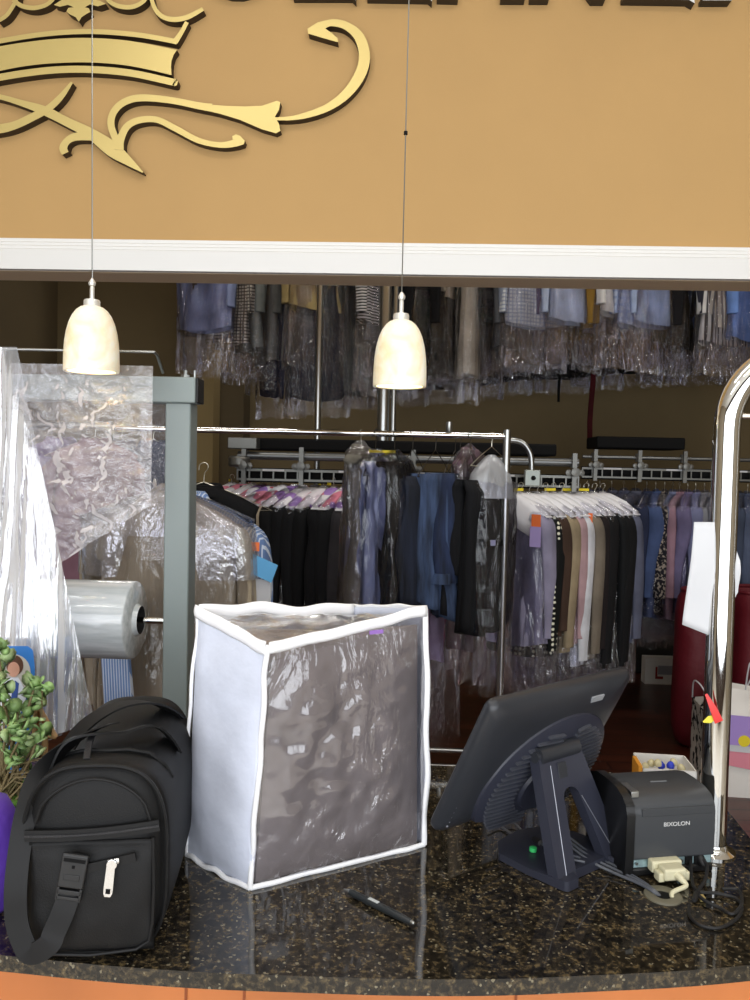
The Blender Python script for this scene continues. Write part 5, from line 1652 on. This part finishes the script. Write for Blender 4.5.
# capped clothes, right group
mr = [(519, (150, 146, 170), 'lavender blouse', 640, 'print'), (528, (20, 22, 22), 'black polka dot dress', 651, 'dots'), (541, (74, 56, 46), 'dark brown shirt', 632, None), (549, (162, 146, 118), 'tan shirt', 648, None), (557, (188, 156, 160), 'dusty pink shirt', 640, None), (568, (226, 228, 234), 'white shirt', 661, None), (580, (128, 118, 104), 'taupe shirt with mustard hem', 655, None), (590, (34, 28, 28), 'dark plum coat', 650, None), (600, (24, 24, 26), 'black shirt', 664, None), (609, (22, 24, 26), 'black jacket', 668, None), (618, (20, 20, 22), 'black suit', 662, None), (628, (96, 100, 120), 'slate grey coat', 640, None)]
dn_ = [m[2] for m in mr]
for i, (px, col, d_, yh, pat) in enumerate(mr):
    Y = YM - .28 + .46 * i / 11; P = at(513 + 8.2 * i, 480, Y)
    a, b = nbr(i, [n.replace(' with mustard hem', '').replace('black polka dot', 'polka dot') for n in dn_])
    lab = f'{d_} in film with white cape, ' + (f'between {a} and {b}' if a and b else (f'first, beside {b}' if b else f'last, beside {a}'))
    if len(lab.split()) > 16: lab = lab.replace(' in film with white cape', ' with white cape')
    t = thing('capped_garment', lab, 'bagged garment', (P.x, Y, ZM - .028), math.radians(-44 + 5 * math.sin(i * 2.2)), 'clothes under white capes')
    hanger(t); zh = ZM - at(px, yh, Y - .15).z
    m_ = fab(col, 'dots', (224, 222, 200), 38) if pat == 'dots' else fab(col)
    shirt(t, L=zh, W=.205, D=.032, m_=m_, sleeve=zh - .24, seed=i + 120, fold=.28, flare=.05)
    cape(t, M['white_cape'], seed=i * 1.7, L=.15)
    cover(t, L=1.08, W=.225, D=.050, m_=M['bag_mid'], seed=i + 131, amp=.010)
    if i in (1, 5, 7, 9): ptag(t, V((0, -.03, -.025)), M['yellow_tag'], .06, .014, .9)
    if i in (0, 6): ptag(t, V((.20, -.075, -.17)), M['orange_tag'], .05, .06, .1); ptag(t, V((.20, -.078, -.25)), mat('lilac_tag', (178, 160, 214), .6), .06, .10, .1)
    if i == 11: ptag(t, V((.2, -.075, -.24)), bpy.data.materials['lilac_tag'], .07, .11, .9)
    if i == 6: MB().strap([V((-.20, .0, -zh + .10)), V((-.21, 0, -zh + .02)), V((-.20, 0, -zh - .05))], (1, 1, 0), .09, .012).build('mustard_hem', mat('mustard_cloth', (214, 168, 70), .8), t)
# shirts on the far conveyor
fr_ = [(588, (70, 74, 100), 'steel blue shirt'), (600, (64, 66, 84), 'dusk grey shirt'), (612, (80, 84, 110), 'storm blue shirt'), (624, (74, 80, 108), 'blue grey shirt'), (636, (86, 90, 112), 'faded grey shirt'), (647, (44, 54, 92), 'navy shirt'), (656, (70, 96, 156), 'royal blue shirt'), (665, (36, 34, 44), 'dark patterned shirt'), (673, (118, 130, 174), 'light blue shirt'), (680, (176, 130, 150), 'pink edged shirt'), (688, (120, 110, 160), 'lavender shirt'), (696, (128, 134, 182), 'periwinkle shirt'), (705, (142, 146, 156), 'pale grey shirt'), (717, (92, 94, 110), 'ash blue shirt'), (729, (98, 104, 130), 'hazy blue shirt'), (739, (70, 84, 112), 'teal blue shirt'), (748, (90, 104, 140), 'slate blue shirt'), (758, (84, 92, 130), 'dim blue shirt'), (768, (104, 112, 146), 'soft blue shirt')]
fn_ = [x[2] for x in fr_]
ZF = at(680, 481, 5.5).z
for i, (px, col, d_) in enumerate(fr_):
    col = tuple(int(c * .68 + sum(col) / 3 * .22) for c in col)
    Y = 5.5; P = at(px, 480, Y); a, b = nbr(i, fn_)
    lab = f'{d_} on the far conveyor, ' + (f'between {a} and {b}' if a and b else (f'beside {b}' if b else f'beside {a} at the frame edge'))
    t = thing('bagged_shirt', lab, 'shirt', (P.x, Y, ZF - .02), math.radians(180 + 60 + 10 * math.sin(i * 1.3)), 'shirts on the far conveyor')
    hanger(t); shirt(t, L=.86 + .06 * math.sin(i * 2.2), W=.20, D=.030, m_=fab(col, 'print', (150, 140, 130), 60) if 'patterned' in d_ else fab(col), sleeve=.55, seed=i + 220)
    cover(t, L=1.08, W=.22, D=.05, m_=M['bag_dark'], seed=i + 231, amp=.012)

# two long garments seen low between the jeans
for px, yh, col, dsc in ((431, 640, (206, 96, 152), 'magenta pink dress, its hem showing below the blue jeans'), (447, 657, (206, 186, 216), 'pale lilac dress, its hem showing below the blue jeans')):
    Y = 3.95; P = at(px, 480, Y); zt2 = at(px, 500, Y).z
    t = thing('bagged_dress', dsc, 'dress', (P.x, Y, ZM), math.radians(66), None)
    L_ = ZM - at(px, yh, Y).z; hanger(t); shirt(t, L=L_, W=.13, D=.03, m_=fab(col), sl=False, seed=px, name='dress_body', flare=.1)
    cover(t, L=ZM - at(px, 742, Y).z, W=.16, D=.05, m_=M['bag_dark'], seed=px, amp=.016)

# ------------------------------------------------------------------ clothes on the chrome rail
def onrail(px, name, label, cat, rz, dy=0.0):
    p = at(px, 434, YG); return thing(name, label, cat, (p.x, YG + dy, rz_ + .004), math.radians(rz), 'clothes on the chrome rail')


M['dark_wire'] = mat('dark_hanger_wire', (70, 66, 60), .4, .8)
_hanger = hanger
def rail_hanger(t, arm=.2):
    o = _hanger(t, arm=arm, m_=M['dark_wire']); o.scale = (1, 1, 1.38); return o
# bagged periwinkle and black trousers
t = onrail(376, 'bagged_trousers', 'periwinkle grey trousers in shiny film with yellow tag strip', 'trousers', 62)
rail_hanger(t); trousers(t, fab((128, 136, 170)), L1=.82, L2=.66, W=.12, seed=2, flare=.15, D=.05)
ptag(t, V((0, -.03, -.082)), M['yellow_tag'], .12, .012, -1.0)
cover(t, L=.90, W=.17, D=.085, m_=M['bag_clear'], seed=3, amp=.02, z0=-.07)
t = onrail(395, 'bagged_trousers', 'black trousers in glossy film right of the periwinkle pair', 'trousers', 66)
rail_hanger(t); trousers(t, fab((22, 23, 26)), L1=.80, L2=.70, W=.13, seed=5, flare=.1, D=.04)
cover(t, L=.84, W=.15, D=.075, m_=M['bag_clear'], seed=9, amp=.02, z0=-.07)
t = onrail(361, 'bagged_coat', 'long grey beige coat in film left of the periwinkle trousers', 'coat', 75)
hanger(t, arm=.2); shirt(t, L=1.0, W=.09, D=.03, m_=fab((112, 108, 98)), seed=41, name='coat_body', sl=False); cover(t, L=1.05, W=.12, D=.05, m_=M['bag_mid'], seed=19, amp=.015)
def denim(name, c):
    m = mat(name, c, .9, bump=.6, bscale=16, bdist=.010, var=.45, vscale=26, stretch=(1, 1, .16)); return m
M['dk_denim'] = denim('dark_denim', (22, 28, 42)); M['bl_denim'] = denim('blue_denim', (52, 66, 92)); M['md_denim'] = denim('mid_denim', (30, 40, 64))
t = onrail(413, 'jeans', 'very dark navy jeans on the rail beside the blue flared jeans', 'jeans', 48)
rail_hanger(t); trousers(t, M['dk_denim'], L1=.74, L2=.80, W=.13, seed=8, D=.035, top=-.19)
mb = MB()
for s in (-1, 1): mb.tube([V((s * .012 + .009 * math.cos(a), -.06, -.235 + .009 * math.sin(a))) for a in [2 * PI * i / 12 for i in range(13)]], .0022, 6)
mb.build('metal_eyelet', M['pipe'], t)
t = onrail(436, 'jeans', 'faded blue jeans with flared frayed hems on the rail', 'jeans', 40)
rail_hanger(t)
for s, (xo, L_, w0, w1) in enumerate(((-.050, .74, .042, .055), (.010, .81, .038, .115))):
    mb = MB(); rings = []
    for i in range(17):
        k = i / 16; z = -.175 - (L_ - .175) * k; w = w0 + (w1 - w0) * max(0, (k - .45) / .55) ** 1.3
        rings.append([p + V((xo + (.22 if s else .02) * max(0, k - .45), (-.03 if s else .03) * (1 - k * .3), 0)) for p in ringat(w, .045 + .03 * k, z, 30, s * 3 + 1, .2 + .35 * k, fq=5, hem=.018 * k)])
    mb.loft(rings, cap0=True); mb.build('trouser_leg', M['bl_denim'], t, angle=0, solid=.003)
mb = MB(); rings = []
for i in range(12):
    k = i / 11; z = -.17 - .36 * k; rings.append([p + V((.02, -.005, 0)) for p in ringat(.062 + .02 * k, .05, z, 36, 7, .4, fq=6)])
mb.loft(rings, cap0=True); mb.build('folded_seat', M['bl_denim'], t, angle=0)
t = onrail(456, 'denim_jacket', 'denim jacket with a brass button between the jeans and black trousers', 'denim jacket', 55, .03)
rail_hanger(t); mb = MB(); rings = []
for i in range(12):
    k = i / 11; z = -.17 - .47 * k; rings.append(ringat(.11 + .03 * k, .045 + .015 * k, z, 36, 11, .25, fq=5))
mb.loft(rings, cap0=True, cap1=True); mb.build('jacket_body', M['md_denim'], t, angle=0)
mb = MB(); mb.loft([ringat(.145, .062, -.60, 36, 11, .1), ringat(.147, .064, -.645, 36, 11, .1)], cap0=True, cap1=True); mb.build('waistband', M['bl_denim'], t)
q = V((-.055, -.07, -.56)); MB().lathe([(.0001, -.006), (.011, -.005), (.013, 0)], q, (.3, 1, 0), 14).build('brass_button', M['brass'], t)
t = onrail(470, 'black_trousers', 'black trousers folded on the rail beside the foggy capped dress', 'trousers', 58, -.02)
rail_hanger(t); trousers(t, fab((20, 21, 24)), L1=.86, L2=.62, W=.085, seed=14, D=.04, top=-.2)
t = onrail(462, 'skirt', 'black skirt behind the denim jacket reaching below it', 'skirt', 50, .09)
rail_hanger(t); trousers(t, fab((24, 24, 28)), L1=.80, L2=.8, W=.14, seed=17, D=.03, top=-.22)
# dress with foggy cape
zc = rz_ - at(492, 499, YG).z
t = onrail(492, 'bagged_dress', 'black dress in a long film bag with foggy white cape', 'dress', 22)
hanger(t, arm=.2)
mb = MB(); rings = []
for z, w, d in ((-.085, .012, .012), (-.10, .03, .025), (-.13, .06, .04), (-.17, .088, .052), (-.21, .10, .056), (-.25, .102, .058), (-zc, .103, .06)):
    rings.append(ringat(w, d, z, 40, 3, .12, fq=4))
mb.loft(rings); mb.build('foggy_cape', M['foggy'], t, angle=0)
mb = MB(); rings = []
zh = rz_ - at(492, 628, YG).z
for i in range(16):
    k = i / 15; z = -.17 - (zh - .17) * k
    w = .062 + .012 * math.sin(k * 3) + (.016 * max(0, k - .6) / .4)
    rings.append(ringat(w, .035, z, 40, 6, .25, fq=5, hem=.02 * (k > .95)))
mb.loft(rings, cap0=True); mb.build('dress_body', fab((20, 20, 24)), t, angle=0)
MB().obox((-.008, -.052, -.465), (.012, 0, 0), (0, .001, 0), (0, 0, .012)).build('care_label', mat('care_label', (170, 170, 200), .6), t)
mb = MB(); mb.loft([ringat(.078, .045, -.455, 40, 6, .05), ringat(.078, .045, -.48, 40, 6, .05)]); mb.build('belt', M['black'], t, solid=.002)
cover(t, L=rz_ - at(492, 690, YG).z, W=.115, D=.07, m_=M['bag_clear'], seed=77, amp=.012, z0=-.16, nr=34)
# extra bag hanging low left of it
t = onrail(473, 'bagged_blouse', 'dusty mauve blouse in film, half hidden left of the foggy cape', 'blouse', 66, .12)
hanger(t); shirt(t, L=.95, W=.15, D=.03, m_=fab((104, 84, 92)), seed=88, sl=False); cover(t, L=1.08, W=.17, D=.05, m_=M['bag_mid'], seed=66, amp=.018)

# ------------------------------------------------------------------ tan garment behind the post (hangs on the rack's peg)
YT = 2.33
xT = at(170, 480, YT).x
M['cape_clear'] = plastic('cape_film', haze=.27, rough=.14, sc=(12, 12, 9), bstr=1.0, bd=.010, milk=.4, fac2=1.0, diff=(235, 236, 240))
t = thing('bagged_shirt', 'tan shirt in clear film with blue striped shirt behind the grey post', 'shirt', (xT, YT, hk.z + .008), math.radians(-4))
hanger(t, arm=.44, m_=M['black'], drop=.11)
shirt(t, L=.95, W=.215, D=.04, m_=fab((178, 164, 140)), sleeve=.5, seed=3, fold=.12, collar=True, sl=True)
mb = MB(); mb.strap([V((-.205, -.03, -.40)), V((-.20, -.06, -.62)), V((-.17, -.07, -.95))], (1, 0, 0), .01, .001) ; mb.build('seam', fab((150, 136, 112)), t)
cover(t, L=1.0, W=.26, D=.09, m_=M['bag_clear'], seed=5, amp=.02, z0=-.03)
mb = MB(); rings = []
for z, w, d in ((-.05, .03, .03), (-.065, .07, .05), (-.11, .17, .075), (-.155, .255, .085), (-.23, .27, .09), (-.30, .272, .092)):
    rings.append([p + V((0, 0, (.12 * (-z / .30) if abs(p.x) < w * .45 else 0))) for p in ringat(w, d, z, 48, 9, .1)])
mb.loft(rings); mb.build('film_cape', M['cape_clear'], t, angle=0)
t = thing('striped_shirt', 'blue and white striped shirt behind the tan shirt, right of the post', 'shirt', (xT + .03, YT + .10, hk.z + .006), math.radians(-18))
hanger(t, arm=.44); shirt(t, L=.9, W=.225, D=.03, m_=fab((120, 150, 204), 'stripe', (206, 218, 236), 120), sleeve=.48, seed=7, fold=.12)
_r = t.rotation_euler.z
def _loc(px, py, dy):
    p = at(px, py, YT + dy) - V(t.location); c_, s_ = math.cos(-_r), math.sin(-_r)
    return V((p.x * c_ - p.y * s_, p.x * s_ + p.y * c_, p.z))
mb = MB(); mb.strap([_loc(114, 598, -.15), _loc(115, 630, -.15), _loc(116, 660, -.15), _loc(120, 712, -.14)], (1, .1, 0), [.07, .08, .085, .09], .006)
mb.build('sleeve', fab((120, 150, 204), 'stripe', (206, 218, 236), 120), t)
ptag(t, V((.245, -.05, -.205)), M['orange_tag'], .05, .026, .2)
mb = MB(); mb.obox((.272, -.052, -.262), V((.052, 0, -.018)), (0, .0008, 0), V((.010, 0, .026))); mb.build('blue_ticket', mat('blue_ticket', (104, 178, 228), .6), t)
mb = MB(); mb.obox((.27, -.04, -.34), V((.036, 0, -.004)), (0, .0008, 0), V((.0, 0, .04))); mb.build('white_ticket', M['white_paper'], t)
mb = MB(); mb.obox((.215, -.055, -.21), V((.009, 0, 0)), (0, .0008, 0), V((-.004, 0, .04))); mb.build('white_sticker', M['white_paper'], t)
t = thing('black_coat', 'black coat whose shoulders rise either side of the grey post', 'coat', (xT + .05, YT + .20, hk.z + .03), 0)
hanger(t, arm=.44); shirt(t, L=.9, W=.17, D=.04, m_=fab((14, 14, 15)), sleeve=.5, seed=17, fold=.12, sl=False)
# clothes dimly seen through the flat film: purple, grey, navy
for px, yt, yh, col, dsc, W_g in ((50, 440, 640, (112, 96, 130), 'purple garment dimly seen through the hanging film, left one', .17), (86, 432, 640, (120, 88, 100), 'dusky pink garment dimly seen through the hanging film', .17), (118, 426, 640, (104, 100, 108), 'grey garment dimly seen through the hanging film', .16), (150, 430, 640, (50, 58, 84), 'navy garment dimly seen through the film beside the post', .13)):
    Y = 3.45 if px > 110 else 3.2
    p = at(px, yt - 20, Y); 
    zr = rz_
    t = thing('hung_garment', dsc, 'garment', (p.x, YG if px > 108 else 3.3, zr - .0 + .004), math.radians(35), None)
    hanger(t); shirt(t, L=.95, W=W_g, D=.04, m_=fab(col), sleeve=.5, seed=px)
MB_r = MB().tube([V((at(-60, 430, 3.3).x, 3.3, rz_)), V((at(112, 430, 3.3).x, 3.3, rz_))], .0125, 14)
o = MB_r.build('clothes_rail', M['pipe']); tag(o, 'short clothes rail seen through the hanging film at the left', 'clothes rail')

# ------------------------------------------------------------------ on the floor at the back
def noise_mat(name, c, r=.7): return mat(name, c, r, bump=.5, bscale=8, bdist=.02)
M['red_sack'] = noise_mat('red_nylon', (96, 15, 27), .55)


def sack(name, label, pxl, pxr, ytop, ybot, Y, kind=0, rz=0):
    xl, xr = at(pxl, (ytop + ybot) / 2, Y).x, at(pxr, (ytop + ybot) / 2, Y).x; H = at((pxl + pxr) / 2, ytop, Y).z
    t = thing(name, label, 'laundry bag', ((xl + xr) / 2, Y + .0, 0), rz, 'red laundry bags on the floor')
    w = (xr - xl) / 2; mb = MB(); rings = []
    if kind == 0: prof = [(0, .55), (.03, .8), (.12, .96), (.3, 1.03), (.5, 1.0), (.7, .98), (.86, .98), (.95, .90), (1.0, .72)]
    else: prof = [(0, .8), (.03, .95), (.15, 1.03), (.4, 1.04), (.7, 1.0), (.9, 1.0), (.955, 1.02), (1.0, .94)]
    for z, s in prof:
        e = 2.2 if kind == 0 else 4
        rr = []
        for k in range(48):
            a = 2 * PI * k / 48; ca, sa = math.cos(a), math.sin(a)
            x = w * s * (abs(ca) ** (2 / e)) * (1 if ca > 0 else -1); y = w * .85 * s * (abs(sa) ** (2 / e)) * (1 if sa > 0 else -1)
            q = 1 + .05 * nz(x * 5 + pxl, y * 5, z * 3) + .02 * nz(x * 14, y * 14, z * 12)
            rr.append(V((x * q, y * q, z * H)))
        rings.append(rr)
    mb.loft(rings, cap0=True, cap1=False)
    top = rings[-1]; c = V((0, 0, H * .93))
    mb.loft([top, [c + (p - V((0, 0, p.z))) * .75 for p in top], [c + (p - V((0, 0, p.z))) * .2 for p in top]], cap1=True)
    mb.build('sack_body', M['red_sack'], t, angle=60)
    mb = MB(); mb.tube([p * 1.0 + V((0, 0, 0)) for p in top] + [top[0]], .012, 8); mb.build('rolled_rim', M['red_sack'], t)
    return t, w, H


t, w, H = sack('laundry_sack', 'tall dark red laundry sack left of the chrome tube', 674, 724, 590, 742, 4.9)
t, w, H = sack('laundry_sack', 'wide dark red laundry sack with white cord right of the chrome tube', 727, 800, 590, 735, 4.95, 1, .1)
mb = MB(); mb.tube([V((-w * .98, -w * .9, H * .42)), V((-w * .4, -w * .98, H * .70)), V((-w * .0, -w * .96, H * .88))], .005, 6); mb.tube([V((-w * .98, -w * .9, H * .42)), V((-w * .6, -w * .98, H * .25))], .005, 6); mb.build('drawstring', M['white_paper'], t)
# carton with printed picture
Y = 6.3; q = at(656, 687, Y); bw = (at(675, 670, Y).x - at(644, 670, Y).x)
q.z = 0; xl = at(645, 672, Y).x; bh = at(656, 658, Y).z
t = thing('carton', 'white carton with a small red picture standing on the floor', 'carton', (xl + bw / 2 + .03, Y, 0), 0)
bz_ = at(656, 686, Y).z
MB().box(-bw / 2 - .03, bw / 2 + .05, 0, .10, max(bz_, 0), bh).build('box_body', M['card_white'], t, bevel=.004)
mb = MB(); z0 = max(bz_, 0); mb.box(-.05, .09, -.003, 0, z0 + .08, z0 + .15); mb.build('printed_panel', mat('print_grey2', (150, 150, 158), .6), t)
mb = MB(); mb.box(-.07, -.055, -.005, -.001, z0 + .05, z0 + .14); mb.box(-.07, -.01, -.005, -.001, z0 + .045, z0 + .065); mb.build('printed_picture', mat('print_maroon', (150, 50, 44), .6), t)
o = MB().box(xl - .25, xl + bw + .5, Y + .34, Y + .9, 0, .62).build('storage_crate', mat('crate_dark', (44, 46, 44), .7), bevel=.01)
tag(o, 'dark grey crate standing behind the white carton', 'crate')
# patterned bag leaning behind the tube
Y = 4.15
c = [at(692, 706, Y + .35), at(709, 716, Y), at(708, 764, Y), at(692, 742, Y + .35)]
zb2 = 0
M['scroll'] = fabric('scroll_print', (206, 200, 190), 'print', (24, 24, 26), 22)
t = thing('gift_bag', 'white paper bag with black scroll pattern left of the chrome tube', 'paper bag', tuple(V((c[1].x, c[1].y, 0))), world=True)
A_, B_ = V((c[0].x, c[0].y, 0)), V((c[1].x, c[1].y, 0)); th_ = V((.14, .04, 0)); hh = c[1].z
mb = MB(); vs = [A_, B_, B_ + th_, A_ + th_]; vs = vs + [v + V((0, 0, hh)) for v in vs]
mb.add(vs, [(0, 1, 5, 4), (1, 2, 6, 5), (2, 3, 7, 6), (3, 0, 4, 7), (3, 2, 1, 0)], 0, False); mb.build('bag_body', M['scroll'], t)
mb = MB(); mb.tube([V(p) for p in crom([tuple(A_ + V((0, 0, hh))), tuple(A_.lerp(B_, .3) + V((-.02, 0, hh + .12))), tuple(A_.lerp(B_, .7) + V((0, 0, hh + .10))), tuple(B_ + V((0, 0, hh)))], 5)], .004, 6); mb.build('handle', M['white_paper'], t)
# pink and white carrier
Y = 4.12; xl, xr = at(720, 740, Y).x, at(775, 740, Y).x; z1 = at(735, 688, Y).z
t = thing('carrier_bag', 'white and pink paper carrier bag on the floor at the right', 'paper bag', (xl, Y, 0), math.radians(-4)); W2 = xr - xl
M['carrier'] = mat('carrier_white', (222, 218, 212), .6, bump=.3, bscale=9, bdist=.01); M['carrier_pink'] = mat('carrier_pink', (226, 140, 156), .6)
mb = MB(); mb.add([V(p) for p in ((0, 0, 0), (W2, 0, 0), (W2, .18, 0), (0, .18, 0), (.02, .02, z1), (W2 - .02, .03, z1 - .03), (W2 - .02, .15, z1 - .03), (.02, .15, z1))], [(0, 1, 5, 4), (1, 2, 6, 5), (2, 3, 7, 6), (3, 0, 4, 7), (3, 2, 1, 0)], 0, False); mb.build('bag_body', M['carrier'], t, solid=.002)
def fz(x, z, e=.004): return V((x, .02 * z / z1 - e, z))
mb = MB(); a0, a1 = .09, z1 * .62
mb.add([fz(.004, .17), fz(W2 - .006, .13), fz(W2 - .01, z1 * .55), fz(.01, z1 * .60)], [(0, 1, 2, 3)], 0, False); mb.build('pink_panel', M['carrier_pink'], t)
mb = MB(); mb.add([fz(.05, z1 * .42, .006), fz(.30, z1 * .40, .006), fz(.30, z1 * .72, .006), fz(.05, z1 * .74, .006)], [(0, 1, 2, 3)], 0, False); mb.build('white_label', M['white_paper'], t)
mb = MB(); mb.add([fz(.05, z1 * .48, .008), fz(.19, z1 * .47, .008), fz(.19, z1 * .74, .008), fz(.05, z1 * .75, .008)], [(0, 1, 2, 3)], 0, False); mb.build('purple_picture', mat('print_violet', (168, 140, 210), .6), t)
mb = MB(); mb.lathe([(.0001, 0), (.03, 0), (.03, .001)], fz(.12, z1 * .52, .010), (0, 1, 0), 16); mb.build('yellow_dot', M['yellow_tag'], t)
mb = MB(); mb.tube([V(p) for p in crom([(W2 * .45, .03, z1 - .02), (W2 * .45, .0, z1 + .10), (W2 * .5, -.01, z1 + .14), (W2 * .8, .0, z1 + .13), (W2 * .85, .03, z1 - .02)], 5)], .004, 8); mb.build('handle', M['white_paper'], t)

# ------------------------------------------------------------------ light
def area(name, loc, rot, sx, sy, e, col=(1, 1, 1)):
    l = bpy.data.lights.new(name, 'AREA'); l.shape = 'RECTANGLE'; l.size = sx; l.size_y = sy; l.energy = e; l.color = col
    o = bpy.data.objects.new(name, l); COL.objects.link(o); o.location = loc; o.rotation_euler = rot
    return o


# daylight in the three shopfront windows behind the viewer
area('window_daylight', (-2.275, -3.05, 1.82), (PI / 2, 0, 0), 2.6, 2.9, 78, (.97, .985, 1))
area('window_daylight', (.4, -3.05, 1.82), (PI / 2, 0, 0), 2.35, 2.9, 78, (.97, .985, 1))
area('window_daylight', (2.8, -3.05, 1.82), (PI / 2, 0, 0), 2.1, 2.9, 58, (.97, .985, 1))
# unseen strip lights, added for sparkling highlights on the garment film
for x_, y_ in ((-1.6, -.6), (.0, -.6), (1.6, -.6), (-.8, 1.0), (.8, 1.0)):
    area('shop_sparkle_light', (x_, y_, 3.86), (0, 0, 0), 1.2, .12, 9, (1, .97, .92))
for x_, y_, e_ in ((-1.4, 3.5, 16), (.6, 3.5, 20), (2.6, 3.5, 24), (-1.2, 6.9, 24), (1.4, 6.9, 4)):  # added fill strips, brighten the overhead clothes and the back walls
    area('back_room_fill_light', (x_, y_, 4.26), (0, 0, 0), 1.2, .12, e_, (1, .97, .92))
w = bpy.data.worlds.new('world'); SC.world = w; w.use_nodes = True
w.node_tree.nodes['Background'].inputs[0].default_value = (.75, .85, 1, 1); w.node_tree.nodes['Background'].inputs[1].default_value = 1.0

SC.view_settings.view_transform = 'Standard'; SC.view_settings.look = 'None'; SC.view_settings.gamma = 1; SC.view_settings.use_curve_mapping = False
SC.view_settings.exposure = 0.0
SC.cycles.transparent_max_bounces = 32
SC.cycles.max_bounces = 6
SC.cycles.diffuse_bounces = 3
SC.cycles.glossy_bounces = 3
SC.cycles.use_denoising = True
SC.cycles.sample_clamp_indirect = 4
dup_ = {k: v for k, v in LABELS.items() if len(v) > 1}
if dup_: print('DUPLICATE LABELS', dup_)
